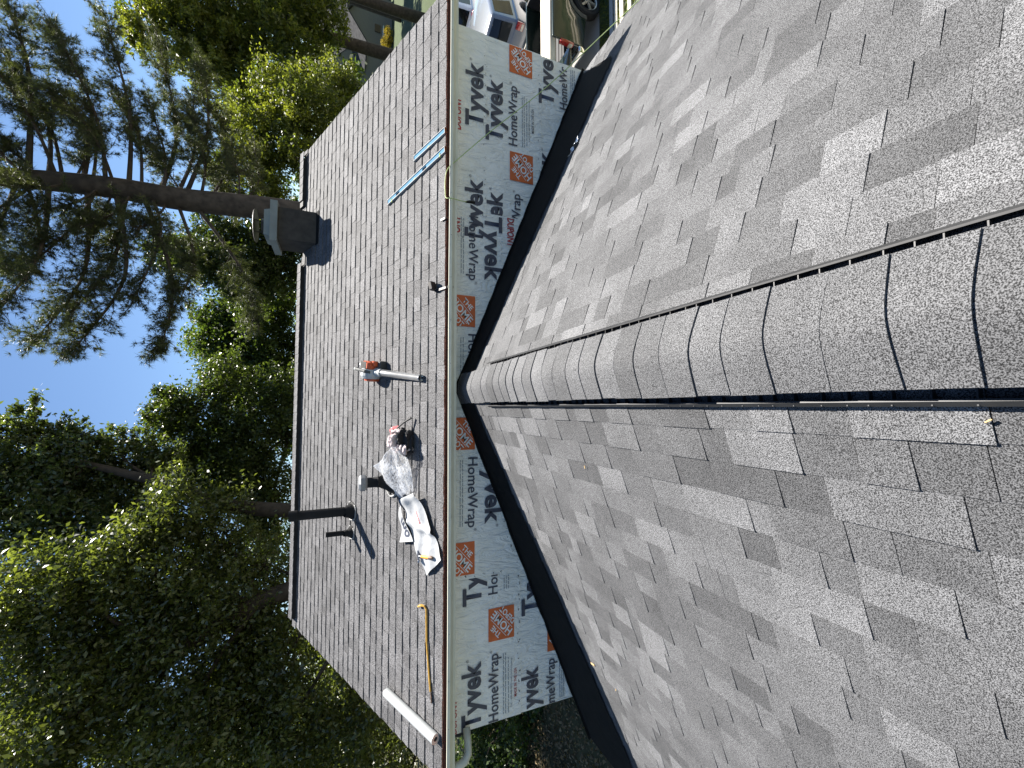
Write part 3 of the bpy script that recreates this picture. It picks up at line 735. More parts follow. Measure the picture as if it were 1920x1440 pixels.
# two spirit levels
def level(x0, s0, x1, s1, label):
    t = thing('spirit_level', label, 'spirit level', UR((x0+x1)/2, (s0+s1)/2), 'spirit levels at the roof edge')
    P0, P1 = UR(x0, s0), UR(x1, s1); u = (P1 - P0).normalized(); ln = (P1 - P0).length; wv = UR(0, 0, 1) - UR(0, 0); v = wv.cross(u)
    f = lambda a, c, e: P0 + u*a + v*c + wv*e
    b = MB(); holes = [ln*.12, ln*.88] if ln < .8 else [ln*.2, ln*.68]
    segs = sorted([0] + [h - .04 for h in holes if ln > .8] + [h + .04 for h in holes if ln > .8] + [ln])
    for i in range(0, len(segs), 2):
        a, e = segs[i], segs[i+1]; b.obox(f((a+e)/2, 0, .017), u*(e-a)/2, v*.025, wv*.009)
    if ln > .8:
        for sgn in (-1, 1): b.obox(f(ln/2, .0205*sgn, .0165), u*ln/2*.999, v*.0045, wv*.0085)
    b.build('web', 'levelblue', t)
    for sgn in (-1, 1):
        b = MB(); b.obox(f(ln/2, .030*sgn, .017), u*ln/2, v*.0048, wv*.0165, bev=.12); b.build('flange', 'levelsilver', t)
    for q in ((.5,) if ln < .8 else (.08, .52, .93)):
        b = MB(); b.lathe(f(ln*q, -.022, .027), u if q == .52 or ln < .8 else v, [(-.022, .007), (.022, .007)], 10); b.build('vial', 'vial', t)
    for a in (-.004, ln + .004):
        b = MB(); b.obox(f(a, 0, .0165), u*.004, v*.034, wv*.016); b.build('end_cap', 'black' if a > 0 else 'levelsilver', t)
level(2.715, .60, 2.77, .0, 'shorter of the two blue spirit levels lying at the roof edge')
level(2.40, 1.2, 2.56, .0, 'longer of the two blue spirit levels, pointing up the roof')

# black bracket clipped to the eave
t = thing('roof_bracket', 'small black metal bracket hooked over the eave and gutter', 'bracket', UR(1.05, .1))
b = MB(); b.obox(UR(1.05, .06, .02), (.012, 0, 0), (UR(0, .1) - UR(0, 0)), (0, 0, .008)); b.obox(UR(1.05, -.06, -.01), (.014, 0, 0), (0, .03, 0), (0, 0, .03)); b.build('arm', 'iron', t)
b = MB(); b.obox(UR(1.10, .17, .05), (.045, 0, .01), (UR(0, .03) - UR(0, 0)), (UR(0,0,.032) - UR(0,0)), bev=.2); b.build('clamp', 'iron', t)
b = MB(); b.tube([UR(1.06, .14, .03), UR(1.13, .21, .035)], .008, 6); b.build('bolt', 'galv', t)
m1 = MB(); m1.obox(UR(1.80, .02, .02), (.012, 0, 0), (UR(0, .04) - UR(0, 0)), (0, 0, .008)); m1.obox(UR(1.80, -.03, .0), (.012, 0, 0), (0, .012, 0), (0, 0, .025))
tag(m1.build('gutter_clip', 'iron'), 'tiny dark clip at the eave right of the black bracket', 'clip')

# lime extension cord
def bez(pts, n=10):
    P = [Vector(p) for p in pts]; out = []
    for i in range(len(P)-1):
        p0, p1, p2, p3 = P[max(i-1, 0)], P[i], P[i+1], P[min(i+2, len(P)-1)]
        for k in range(n):
            t = k/n; out.append(.5*((2*p1) + (p2-p0)*t + (2*p0-5*p1+4*p2-p3)*t*t + (3*p1-p0-3*p2+p3)*t**3))
    return out + [P[-1]]
t = thing('extension_cord', 'lime green extension cord looped over the gutter and trailing to the lower roof', 'cord', (3.8, 3.1, -1.5))
f = LRf(1)
b = MB(); b.tube(bez([f(2.2, 4.40, .03), f(2.7, 4.2, .02), f(3.0, 4.13, .05), (3.60, 3.36, -1.2), (3.14, 3.70, -.72), (2.72, 3.98, -.22), (2.42, 4.13, .1), (2.30, 4.15, .205), (2.2, 4.19, .222), (2.05, 4.185, .222), (1.985, 4.15, .218), (1.975, 4.12, .17), (1.99, 4.16, .06), (2.03, 4.24, -.03)]), .0048, 8); b.build('cable', 'cord', t, smooth=True)
b = MB(); b.tube([(2.028, 4.236, -.02), (2.05, 4.26, -.07), (2.065, 4.29, -.13)], [.011, .017, .016], 10); b.build('connector', 'black', t)
b = MB(); b.tube(bez([(1.70, 4.43, -.76), (1.66, 4.38, -.80), (1.62, 4.36, -.83), (1.57, 4.36, -.82)], 6), .004, 6)
tag(b.build('wire_offcut', 'whiteroll'), 'curled white wire offcut at the foot of the wrapped wall', 'wire')
# litter on the lower roof
f = LRf(1); b = MB(); rr = random.Random(14); pts = []
for i in range(6):
    for j in range(4): pts.append(f(3.50 + .035*i*.6 + rr.uniform(-.008, .008), 2.66 + .03*j - .02*i + rr.uniform(-.01, .01), .012 + rr.uniform(0, .04)))
b.add(pts, [(i*4+j, (i+1)*4+j, (i+1)*4+j+1, i*4+j+1) for i in range(5) for j in range(3)])
tag(b.build('foil_scrap', 'foil'), 'crumpled shiny metal scrap at the shadow line on the lower roof', 'scrap')
for sd, y, r, a, ln, lab in ((-1, .43, .245, .6, .007, 'tiny yellow wood chip beside the ridge vent'), (-1, 3.43, 2.82, .3, .035, 'pale wood splinter lying at the shadow edge of the roof'), (-1, 3.1, 2.86, 1.2, .012, 'small orange wood chip on the left lower slope'), (-1, 2.25, .62, 1.3, .01, 'tiny white fleck on the left lower slope')):
    g = LRf(sd); b = MB(); c = g(y, r, .014); ex = (g(y + math.cos(a), r + math.sin(a)) - g(y, r)) * ln; ey = (g(y - math.sin(a), r + math.cos(a)) - g(y, r)) * ln * .22
    b.obox(c, ex, ey, (0, 0, .003)); tag(b.build('wood_chip', 'wood'), lab, 'wood chip')

# ------------------------------------------------------------------ trees
MT.update(
    bark=pm('dark_bark', (.055, .042, .032), .95, var=.4, scale=6, bump=.8, bscale=18),
    pinebark=pm('pine_bark', (.06, .047, .038), .95, var=.45, scale=5, bump=1., bscale=14),
    leaf_dark=leaf_mat('glossy_dark_leaf', (.04, .055, .016), (.15, .175, .05), .34, .48, 1.),
    leaf_blue=leaf_mat('blue_green_leaf', (.04, .058, .02), (.11, .14, .045), .36, .45, 1.),
    leaf_mid=leaf_mat('mid_green_leaf', (.03, .048, .013), (.088, .118, .03), .4, .42),
    leaf_far=leaf_mat('soft_green_leaf', (.035, .06, .014), (.10, .14, .035), .5, .45),
    leaf_yellow=leaf_mat('yellow_green_leaf', (.05, .07, .014), (.17, .185, .034), .45, .55),
    needle=leaf_mat('pine_needle', (.035, .045, .022), (.095, .11, .05), .5, .38),
    ivy=leaf_mat('ivy_leaf', (.02, .04, .012), (.07, .11, .03), .35, .35),
    flower=leaf_mat('yellow_bloom', (.22, .16, .012), (.36, .27, .025), .7, .3, .2))

def cloud(name, pos, size, mat, parent=None, upb=.5, tone=None, aspect=.5, droop=.15, dirs=None):
    """one leaf-sized folded quad at each point"""
    n = len(pos); r = RNG
    nrm = r.normal(size=(n, 3)); nrm[:, 2] += upb * 1.5; nrm /= np.linalg.norm(nrm, axis=1)[:, None]
    tg = r.normal(size=(n, 3)) if dirs is None else dirs + r.normal(size=(n, 3)) * .4
    tg -= nrm * np.sum(tg * nrm, 1)[:, None]; tg /= np.linalg.norm(tg, axis=1)[:, None]
    bt = np.cross(nrm, tg)
    L = (size * r.uniform(.6, 1.3, n))[:, None]; W = L * aspect
    v = np.empty((n, 4, 3))
    v[:, 0] = pos - tg * L * .5; v[:, 2] = pos + tg * L * .5 - np.array([0, 0, 1]) * L * droop
    v[:, 1] = pos + bt * W * .5 + nrm * L * .06; v[:, 3] = pos - bt * W * .5 + nrm * L * .06
    me = bpy.data.meshes.new(name); me.vertices.add(4*n); me.loops.add(4*n); me.polygons.add(n)
    me.vertices.foreach_set('co', v.ravel()); me.loops.foreach_set('vertex_index', np.arange(4*n, dtype=np.int32))
    me.polygons.foreach_set('loop_start', np.arange(0, 4*n, 4, dtype=np.int32))
    me.update(calc_edges=True)
    a = me.attributes.new('tone', 'FLOAT', 'FACE')
    tn = r.uniform(0, 1, n) if tone is None else np.clip(tone + r.normal(size=n) * .2, 0, 1)
    a.data.foreach_set('value', tn.astype(np.float32))
    me.materials.append(MT[mat])
    return link(name, me, parent)

def blob_points(blobs, n, clump=.26, per=55, flat=.6, shell=2.4):
    B = np.array(blobs); wgt = B[:, 3]**2; wgt /= wgt.sum(); nc = max(1, n // per)
    idx = RNG.choice(len(B), nc, p=wgt)
    d = RNG.normal(size=(nc, 3)); d /= np.linalg.norm(d, axis=1)[:, None]
    rad = B[idx, 3] * RNG.uniform(.02, 1, nc)**(1/shell) * RNG.uniform(.8, 1.16, nc)
    cc = B[idx, :3] + d * rad[:, None] * np.array([1, 1, .9])
    k = RNG.integers(0, nc, n)
    cr = clump * (.55 + .9 * RNG.random(nc)) * np.minimum(B[idx, 3], 1.6)
    p = cc[k] + RNG.normal(size=(n, 3)) * cr[k][:, None] * np.array([.62, .62, .62 * flat])
    return p, RNG.random(nc)[k], cc

def tree(name, label, base, trunk, rad, blobs, n, size, leaf, group=None, upb=.5, aspect=.5, clump=.26, bark='bark', limbs=True, per=55):
    t = thing(name, label, 'tree', base, group)
    b = MB(); b.tube(bez([base] + trunk, 5), list(np.interp(np.linspace(0, 1, 5*len(trunk)+1), np.linspace(0, 1, len(rad)), rad)), 9)
    tops = [Vector(p) for p in trunk]
    p, tn, cc = blob_points(blobs, n, clump, per)
    if limbs:
        r1 = random.Random(len(blobs) * 13)
        for bx, by, bz, br in blobs:
            c = Vector((bx, by, bz)); s = min(tops, key=lambda q: (q - c).length + (0 if q.z < c.z else 3))
            mid = (s + c) / 2 + Vector((r1.uniform(-.3, .3), r1.uniform(-.3, .3), r1.uniform(-.1, .5)))
            r_ = min(.12, .03 + .045 * (s - c).length / 3); b.tube(bez([s, mid, c], 5), list(np.linspace(r_, .025, 11)), 6, caps=False)
            near = [q for q in cc if (Vector(q) - c).length < br * 1.2]
            for q in r1.sample(near, min(9, len(near))): b.tube([c, (c + Vector(q)) / 2 + Vector((0, 0, .08)), q], [.022, .015, .006], 4, caps=False)
    b.build('trunk', bark, t, smooth=True)
    cloud('crown', p, size, leaf, t, upb, tn, aspect)
    return t
G_ = G
BL = {
'left_front':[(-6.7,11.5,6.6,1.26),(-6.7,12.0,5.9,1.26),(-7.5,11.5,4.3,1.39),(-5.6,12.5,6.7,1.29),(-5.7,12.5,5.3,1.36),(-7.2,12.5,3.7,1.44),(-5.0,13.0,4.3,1.29),(-4.0,13.0,5.7,1.23),(-6.2,13.5,3.3,1.24),(-4.7,14.0,3.0,1.08),(-3.6,14.0,4.1,1.12),(-2.9,13.5,5.1,1.11),(-8.1,11.5,2.4,1.37),(-7.3,12.5,2.7,1.22),(-4.3,12.5,7.4,1.26),(-4.3,12.5,6.4,0.95),(-8.4,12,.9,1.3),(-6.6,14.6,1.6,1.2),(-9.6,12.5,3.6,1.5),(-9.2,11.6,6.2,1.6)],
'left_back':[(-3.1,16.0,9.3,1.40),(-1.6,16.5,9.7,1.22),(-2.0,16.5,8.6,1.34),(-0.6,16.5,9.6,0.69),(-2.5,17.0,7.6,1.26),(-1.1,16.5,8.5,0.63),(-1.5,17.0,7.6,0.76),(-1.9,17.0,6.6,0.78),(-3.5,16.0,8.2,1.30),(-3.8,16.0,7.0,1.27),(-1.0,16.5,11,.9),(-3,16,11.2,1.4)],
'mid':[(-0.7,19.0,6.9,0.98),(-0.1,19.5,6.2,1.13),(0.8,20.0,5.3,1.30),(-1.7,19.0,5.5,1.32),(-1.0,19.0,4.2,1.47),(-2.5,19.0,6.3,1.19),(-2.9,18.5,4.7,1.40),(-3.0,18.5,3.7,1.23),(0.3,19.5,3.3,1.11),(0.2,19.5,7.2,0.64),(-4.5,18.0,3.6,1.09),(-1,19,2.2,1.4)],
'mid_far':[(3.1,25.0,7.1,1.35),(4.3,25.0,6.0,1.52),(2.1,25.0,6.1,1.50),(3.1,24.0,4.6,1.62),(5.1,24.0,4.2,1.37),(4.5,25.0,7.3,0.94),(1.8,24.0,3.8,1.23),(1.0,25.0,5.2,1.25),(3,24,2.4,1.6)],
'behind_chimney':[(5.9,21.0,5.9,1.38),(6.7,21.0,4.7,1.42),(6.3,21.5,7.3,1.15),(5.7,21.0,3.8,1.20),(5.0,21.0,5.0,1.17),(7.4,21.5,6.2,1.18),(6.6,22.0,8.2,0.92),(7.6,21.0,3.9,1.21),(6.4,21,2.3,1.4)],
'right_tall':[(21.0,27.0,10.5,2.31),(20.8,27.0,8.6,2.39),(22.4,27.0,6.8,2.46),(18.8,27.0,8.0,2.10),(20.0,27.0,6.3,2.32),(21.8,26.0,4.3,2.47),(24.9,28.0,10.2,3.05),(26.5,28.0,7.4,3.20),(26.6,27.0,3.9,2.93),(17.8,27.0,6.2,1.54),(19.5,27.0,11.1,1.14),(23.4,26.0,2.6,1.91),(19.4,26.0,3.7,1.86)],
'right_under':[(11.2,19.0,3.3,1.34),(10.2,19.5,4.2,1.12),(12.6,19.0,2.6,1.37),(13.2,20.0,3.9,1.40),(11.2,20.0,4.9,1.25),(9.4,20.0,5.6,1.00),(9.9,18.5,2.9,0.98),(14.5,20.0,2.0,1.22),(8.6,19.0,4.1,0.98),(14.3,20.0,1.1,1.12),(12.7,21.0,5.5,1.07),(11,19.5,1.2,1.4),(13.2,19.6,.6,1.3)],
}
GT = 'trees behind the house'
tree('broadleaf_tree', 'big dark glossy-leaved tree filling the left side behind the roof', (-5.2, 13.6, G), [(-5.1, 13.5, 0), (-5.4, 13.2, 3), (-6, 12.6, 4.6), (-6.4, 12.4, 6.4)], [.32, .28, .24, .18, .1], BL['left_front'], 125000, .12, 'leaf_dark', GT, .35, .48, .27)
tree('broadleaf_tree', 'tall blue-green tree with a feathery top left of the open sky', (-3.6, 14.6, G), [(-3.5, 14.6, 1), (-3.1, 14.6, 4), (-2.4, 15.4, 6), (-1.8, 16, 8)], [.27, .24, .2, .14, .08], BL['left_back'], 62000, .125, 'leaf_blue', GT, .4, .5, .22)
tree('broadleaf_tree', 'bright mid-green tree rising in the middle below the open sky', (-1.2, 19.2, G), [(-1.2, 19.2, 0), (-1.3, 19, 3), (-1.0, 19, 5.2)], [.26, .22, .17, .08], BL['mid'], 72000, .13, 'leaf_mid', GT, .5, .55, .25)
tree('broadleaf_tree', 'rounded soft green tree farther back left of the pine', (3.0, 25, G), [(3.0, 25, 0), (3.1, 24.8, 4), (3.2, 24.8, 5.8)], [.3, .25, .18, .1], BL['mid_far'], 50000, .16, 'leaf_far', GT, .5, .55, .24)
tree('broadleaf_tree', 'dense green tree directly behind the chimney and pine trunk', (6.3, 21.3, G), [(6.3, 21.3, 0), (6.2, 21.2, 3.5), (6.3, 21.3, 6)], [.28, .24, .18, .08], BL['behind_chimney'], 52000, .14, 'leaf_mid', GT, .45, .52, .24)
tree('broadleaf_tree', 'tall yellow-green tree with a leaning dark trunk at the right', (25.7, 30.2, G), [(25.4, 30, -1), (25.0, 29.6, 2), (24.0, 28.6, 6), (22.2, 27.5, 9)], [.5, .42, .36, .28, .15], BL['right_tall'], 110000, .2, 'leaf_yellow', GT, .5, .5, .2)
tree('understory_tree', 'low yellow-green understory tree right of the chimney', (11.4, 19.6, G), [(11.4, 19.6, -1), (11.4, 19.5, 2), (11.2, 19.6, 4)], [.18, .15, .11, .05], BL['right_under'], 62000, .14, 'leaf_yellow', GT, .5, .5, .24)
# bare-stemmed neighbour of the right-hand tree
tree('broadleaf_tree', 'slim dark tree trunk at the far right edge before the lawn', (29.4, 30.3, G), [(29.1, 30.1, -2), (28.9, 30, 1), (28.2, 29.4, 6)], [.42, .36, .3, .2], [(28.2, 29.4, 9, 2.6), (30.5, 29, 7, 2.4), (31, 28.5, 10, 2.6)], 26000, .2, 'leaf_yellow', GT, .5, .5, .2)
tree('broadleaf_tree', 'broad green tree added to shade the lawn before the neighbouring house', (41.5, 43.5, G), [(41.5, 43.5, 0), (41.8, 43.8, 4), (42, 44, 7)], [.4, .34, .26, .12], [(42,45,8,3.2),(45,46,6.5,3),(39.5,43.5,7,3),(44,48,9.5,3),(41,42,4.6,2.6),(47,44,7.5,3.2),(38,40,8.5,2.8),(36.5,41,6.4,2.6)], 42000, .3, 'leaf_mid', GT, .5, .5, .2)  # extra tree, added for the shade it casts on the lawn
# left-hand woods below the rake, and shrubs on the ground
tree('understory_tree', 'shaded understory tree beside the left roof edge', (-11.5, 14.5, G), [(-11.3, 14.5, -1.5), (-11, 14.4, .8)], [.16, .12, .05], [(-10.4,14,0,1.5),(-11.8,14.6,1.6,1.7),(-9.4,14.6,-1,1.3),(-12.4,13.2,-.3,1.4),(-10.6,15.5,2.6,1.5),(-13,15,1,1.6),(-8.8,15.6,.6,1.3),(-12,12,2.6,1.5)], 52000, .11, 'leaf_dark', GT, .4)
tree('broadleaf_tree', 'tall shaded tree at the far left behind the big dark one', (-11, 24, G), [(-11, 24, 1), (-10.6, 24, 6), (-10.5, 23.6, 10)], [.4, .34, .26, .12], [(-8.6,24,13,2.8),(-11,22,10,3),(-9,25,8,3),(-13,22,15,3.4),(-8,24,5,2.6),(-14,21,7,3),(-17,19,12,3.5),(-12,24,3,3),(-18,20,6,3.2)], 62000, .22, 'leaf_mid', GT, .4, .5, .22)
tree('understory_tree', 'small leafy tree far left in the shade of the big tree', (-15.5, 18, G), [(-15.4, 18, -1.5), (-15, 18, 1)], [.2, .14, .06], [(-15,18,1,2),(-17,18,0,2),(-14,19,-1.4,1.8),(-16,19,3,2.2),(-12.6,19.5,1.2,2),(-18,16,2.2,2),(-14,18,4.4,2.2)], 42000, .15, 'leaf_mid', GT, .4)
def shrub(label, blobs, n, size, leaf, cat='shrub', name='shrub', group='shrubs and ground plants'):
    t = thing(name, label, cat, (blobs[0][0], blobs[0][1], G), group)
    p, tn, cc = blob_points(blobs, n, .3, 30); p[:, 2] = np.maximum(p[:, 2], G + .03)
    cloud('foliage', p, size, leaf, t, .7, tn, .6)
    b = MB(); r1 = random.Random(n)
    for q in cc[:40]: b.tube([(blobs[0][0], blobs[0][1], G), ((blobs[0][0]+q[0])/2, (blobs[0][1]+q[1])/2, max(q[2]-.1, G+.1)), q], [.012, .009, .004], 4, caps=False)
    b.build('stem', 'bark', t); return t
shrub('dark ivy-leaved shrub under the downspout left of the wrapped wall', [(-9.2,11.6,-3.9,.8),(-10.6,12.3,-3.7,.9),(-8.4,11.2,-4.1,.5),(-11.4,11.6,-3.8,.8)], 7000, .12, 'ivy')
shrub('low leafy shrub at the far left edge below the gutter', [(-11.5,13.8,-3.6,.9),(-13,14.5,-3.5,1.1),(-12.6,12.4,-3.9,.7)], 7000, .12, 'ivy')
shrub('yellow-flowering shrub by the neighbouring house', [(44.6,50.6,-3.5,.75),(45.4,50.2,-3.6,.6),(44.2,50.9,-3.7,.5)], 3500, .11, 'flower')
shrub('dark green shrub below the leaning trunk on the right', [(23.6,28.6,-3.3,1.0),(24.6,29.3,-3.5,.8),(22.4,27.6,-3.4,1.0),(21,26.8,-3.2,1.1)], 9000, .16, 'leaf_mid')

# far-off woods that close the view
p = []
for k in range(90):
    a = RNG.uniform(-1.35, .62); R = RNG.uniform(34, 60); p.append((R*math.sin(a), R*math.cos(a), RNG.uniform(-3, 4.2), RNG.uniform(2.4, 3.8)))
pp, tn, cc = blob_points(p, 90000, .3, 50)
tag(kind(cloud('far_woods', pp, .38, 'leaf_far', None, .4, tn, .6), 'stuff'), 'far-off wood closing the view behind the trees', 'woods')

# tall pine
t = thing('pine_tree', 'tall pine with a thick bare trunk behind the chimney and drooping needled branches', 'pine tree', (6.4, 15.6, G), GT)
TP = [(6.4, 15.6, G), (6.35, 15.4, -1), (6.2, 15, 3), (6.05, 15, 5.5), (6.07, 15, 7.4), (5.9, 15, 9.5), (5.75, 15, 11), (5.6, 15, 12.4)]
b = MB(); b.tube(bez(TP, 4), list(np.interp(np.linspace(0, 1, 29), [0, .3, .5, .7, 1], [.42, .36, .31, .25, .12])), 14); b.build('trunk', 'pinebark', t, smooth=True)
tips = [(3.0,14,8.6,7.6),(2.0,14,7.7,7.0),(1.45,14,8.2,7.8),(2.7,14,6.3,6.4),(1.4,13.5,5.5,6.6),(2.8,14,5.3,5.8),(3.8,15,7.3,6.9),(2.4,14,3.5,5.4),(1.8,13,8.4,8.6),(1.2,13.2,7.1,7.2),
 (10.2,15,8.7,7.9),(8.7,15,9.3,8.3),(10.3,14,7.2,6.9),(8.5,15,7.1,6.6),(8.6,14.5,6.4,6.1),(7.3,15,6.4,5.6),(9.0,15.5,4.8,5.0),(7.6,15,4.4,4.2),(8.7,15,5.5,5.2),(8.3,15.5,3.9,4.2),(8.2,15,8.4,7.7),(6.7,15,9.4,8.8),
 (4.7,14,8.4,7.5),(4.4,14,7.5,6.8),(4.6,14,6.3,6.0),(9.6,14.6,9.8,8.6),(11,14.4,9.6,9.0),(4,14,9.9,8.8),(2.6,14.2,9.9,9.2),(9.4,13.6,8.0,7.4),(10.8,15,6.4,6.2),(7.6,13.4,7.8,7.2),(8.3,13.6,9.2,8.4),(5.0,13.2,9.0,8.2),(7.8,16.4,5.2,5.0),(5.2,15.8,7.8,7.2),(9.6,15.4,5.6,5.8),(10.4,14.8,5.2,5.6),(7.4,14.2,9.9,9.0)]
_r = random.Random(52)
for _ in range(8):
    z0 = _r.uniform(4.0, 10.5); a = _r.uniform(0, 6.28); ln = _r.uniform(1.2, 2.7); tips.append((6 + ln*math.cos(a), 15 + ln*.9*math.sin(a), z0 + _r.uniform(-.2, .9), z0))
zs = np.array([q[2] for q in TP]); xs = np.array([q[0] for q in TP]); ys = np.array([q[1] for q in TP])
bb = MB(); tuft_p = []; tuft_d = []; r1 = random.Random(77)
for tx, ty, tz, z0 in tips:
    s = Vector((np.interp(z0, zs, xs), np.interp(z0, zs, ys), z0)); e = Vector((tx, ty, tz)); ln = (e - s).length
    mid = s.lerp(e, .5) + Vector((r1.uniform(-.3, .3), r1.uniform(-.3, .3), -.10*ln + r1.uniform(-.1, .15)))
    path = bez([s, mid, e], 7); bb.tube(path, list(np.linspace(.022 + .011*ln, .009, len(path))), 6, caps=False)
    for k in range(int(22 + ln * 11)):
        f_ = r1.uniform(.22, 1.)**.8; i = min(len(path)-2, int(f_*(len(path)-1))); P = path[i].lerp(path[i+1], r1.random()); d = (path[i+1] - path[i]).normalized()
        sd = Vector((r1.gauss(0, 1), r1.gauss(0, 1), r1.gauss(.1, .7))).normalized(); q = (d*.8 + sd*.9).normalized(); tl = r1.uniform(.3, .85) * (1.15 - .4*f_)
        E2 = P + q*tl + Vector((0, 0, .10)); M2 = P.lerp(E2, .5) + Vector((0, 0, -.04)); bb.tube([P, M2, E2], [.010, .007, .004], 4, caps=False)
        for j in range(9):
            g = .25 + .75*j/8; tuft_p.append(P.lerp(E2, g) + Vector((r1.gauss(0, .05), r1.gauss(0, .05), r1.gauss(0, .05)))); tuft_d.append(q)
bb.build('branch', 'pinebark', t)
TPp = np.array([tuple(q) for q in tuft_p]); TD = np.array([tuple(q) for q in tuft_d]); NN = 18
base = np.repeat(TPp, NN, 0); dd = np.repeat(TD, NN, 0) * .9 + RNG.normal(size=(len(base), 3)) * .75; dd /= np.linalg.norm(dd, axis=1)[:, None]
Ln = RNG.uniform(.09, .18, len(base))[:, None]; side = np.cross(dd, RNG.normal(size=dd.shape)); side /= np.linalg.norm(side, axis=1)[:, None]
v = np.empty((len(base), 3, 3)); v[:, 0] = base + side*.0052; v[:, 1] = base - side*.0052; v[:, 2] = base + dd*Ln - np.array([0, 0, .02])
n = len(base); me = bpy.data.meshes.new('needles'); me.vertices.add(3*n); me.loops.add(3*n); me.polygons.add(n)
me.vertices.foreach_set('co', v.ravel()); me.loops.foreach_set('vertex_index', np.arange(3*n, dtype=np.int32)); me.polygons.foreach_set('loop_start', np.arange(0, 3*n, 3, dtype=np.int32)); me.update(calc_edges=True)
a = me.attributes.new('tone', 'FLOAT', 'FACE'); a.data.foreach_set('value', np.repeat(RNG.random(len(TPp)), NN).astype(np.float32)); me.materials.append(MT['needle'])
link('crown', me, t)

# ------------------------------------------------------------------ vehicles on the driveway
MT.update(
    green_paint=pm('dark_green_paint', (.012, .022, .016), .25, var=.1, coat=1.), grey_paint=pm('silver_grey_paint', (.26, .28, .31), .3, .3, var=.04, coat=1.),
    white_paint=pm('white_paint', (.78, .79, .8), .3, var=.03, coat=1.), glass=pm('tinted_glass', (.008, .009, .011), .06, var=.1, spec=.8),
    tyre=pm('tyre', (.014, .014, .014), .85), rim=pm('alloy_rim', (.45, .44, .40), .35, .7), chrome=pm('chrome', (.72, .72, .70), .12, 1.),
    redlamp=pm('red_lamp', (.35, .015, .012), .15, coat=1.), clearlamp=pm('clear_lamp', (.6, .58, .5), .12), plate=pm('number_plate', (.7, .72, .66), .4),
    bedliner=pm('black_bedliner', (.02, .02, .021), .7), panel=pm('cream_panel', (.66, .60, .48), .5, var=.06))
class Veh:
    """local frame: u forward, v to the left, w up, origin on the ground at the rear right corner"""
    def __init__(s, loc, ang): s.o = Vector(loc); s.c, s.s_ = math.cos(ang), math.sin(ang)
    def __call__(s, u, v, w): return s.o + Vector((u*s.c - v*s.s_, u*s.s_ + v*s.c, w))
    def vec(s, u, v, w): return s(u, v, w) - s.o
def bevel(o, wd=.03, seg=3):
    m = o.modifiers.new('bevel', 'BEVEL'); m.width = wd; m.segments = seg; m.limit_method = 'ANGLE'; m.angle_limit = math.radians(28)
    for p_ in o.data.polygons: p_.use_smooth = True
    return o
def wheel(V, u, v, r, out, t):
    n = V.vec(0, out, 0); c = V(u, v, r)
    b = MB(); b._rev(c, n, [(-.2, r*.6), (-.2, r*.92), (-.17, r), (-.03, r), (0, r*.92), (0, r*.68), (-.03, r*.63)], 28, 0); o = b.build('wheel', 'tyre', t)
    b = MB(); b._rev(c, n, [(-.03, r*.64), (.0, r*.66), (-.015, r*.6), (-.05, r*.58)], 24, 0); b.lathe(c - n*.05, n, [(0, r*.2), (.045, r*.17)], 12)
    e1, e2 = V.vec(1, 0, 0), Vector((0, 0, 1))
    for k in range(6):
        a = k*math.pi/3 + .3; d = e1*math.cos(a) + e2*math.sin(a); q = d.cross(n)
        b.obox(c + d*r*.4 - n*.03, d*r*.24, q*r*.075, n*.018)
    b.build('rim', 'rim', o)
    b = MB(); b.lathe(c - n*.11, n, [(0, r*.6), (.01, r*.6)], 20); b.build('hub_back', 'black', o)
def arch(u0, r, n=9): return [(u0 + r*math.cos(a), .42 + r*math.sin(a)) for a in linspace(math.pi, 0, n)]

# pickup
V = Veh((8.0, 7.66, G), 0.); PW = 1.42
t = thing('pickup_truck', 'dark green pickup truck with chrome bumper parked below the right roof corner', 'pickup truck', V(0, 0, 0))
rear_a, front_a = arch(1.2, .43), arch(4.3, .43)
side = [(0, .5)] + rear_a + front_a + [(5.1, .5), (5.15, .95), (3.9, 1.1), (3.0, 1.22), (3.0, 1.3), (0, 1.3)]
for v0, v1 in ((0, .06), (PW - .06, PW)):
    b = MB(); b.prism([V(u, v0, w) for u, w in side], V.vec(0, v1 - v0, 0)); bevel(b.build('body_side', 'green_paint', t), .02)
    b = MB(); b.prism([V(u, v0 - .012 if v0 == 0 else v1 - .03, w) for u, w in [(1.2 + .52*math.cos(a), .42 + .50*math.sin(a)) for a in linspace(math.pi, 0, 11)] + [(1.2 + .43*math.cos(a), .42 + .43*math.sin(a)) for a in linspace(0, math.pi, 11)]], V.vec(0, .042, 0)); b.build('fender_flare', 'dgrey', t)
b = MB(); b.obox(V(1.0, PW/2, .78), V.vec(.98, 0, 0), V.vec(0, PW/2 - .07, 0), (0, 0, .02)); b.obox(V(1.96, PW/2, 1.04), V.vec(.03, 0, 0), V.vec(0, PW/2 - .07, 0), (0, 0, .26)); b.build('bed', 'bedliner', t)
b = MB()
for k in range(8): b.obox(V(1.0, .2 + k*.145, .806), V.vec(.95, 0, 0), V.vec(0, .022, 0), (0, 0, .008))
b.build('bed_ribs', 'bedliner', t); kind(bpy.data.objects['bed_ribs'], 'stuff')
b = MB(); b.obox(V(-.27, PW/2, .80), V.vec(.26, 0, 0), V.vec(0, PW/2 - .08, 0), (0, 0, .03)); bevel(b.build('tailgate', 'green_paint', t), .015)
b = MB(); b.obox(V(3.4, PW/2, .82), V.vec(1.4, 0, 0), V.vec(0, PW/2 - .065, 0), (0, 0, .28)); b.obox(V(4.55, PW/2, .98), V.vec(.56, 0, 0), V.vec(0, PW/2 - .08, 0), (0, 0, .06)); bevel(b.build('body', 'green_paint', t), .03)
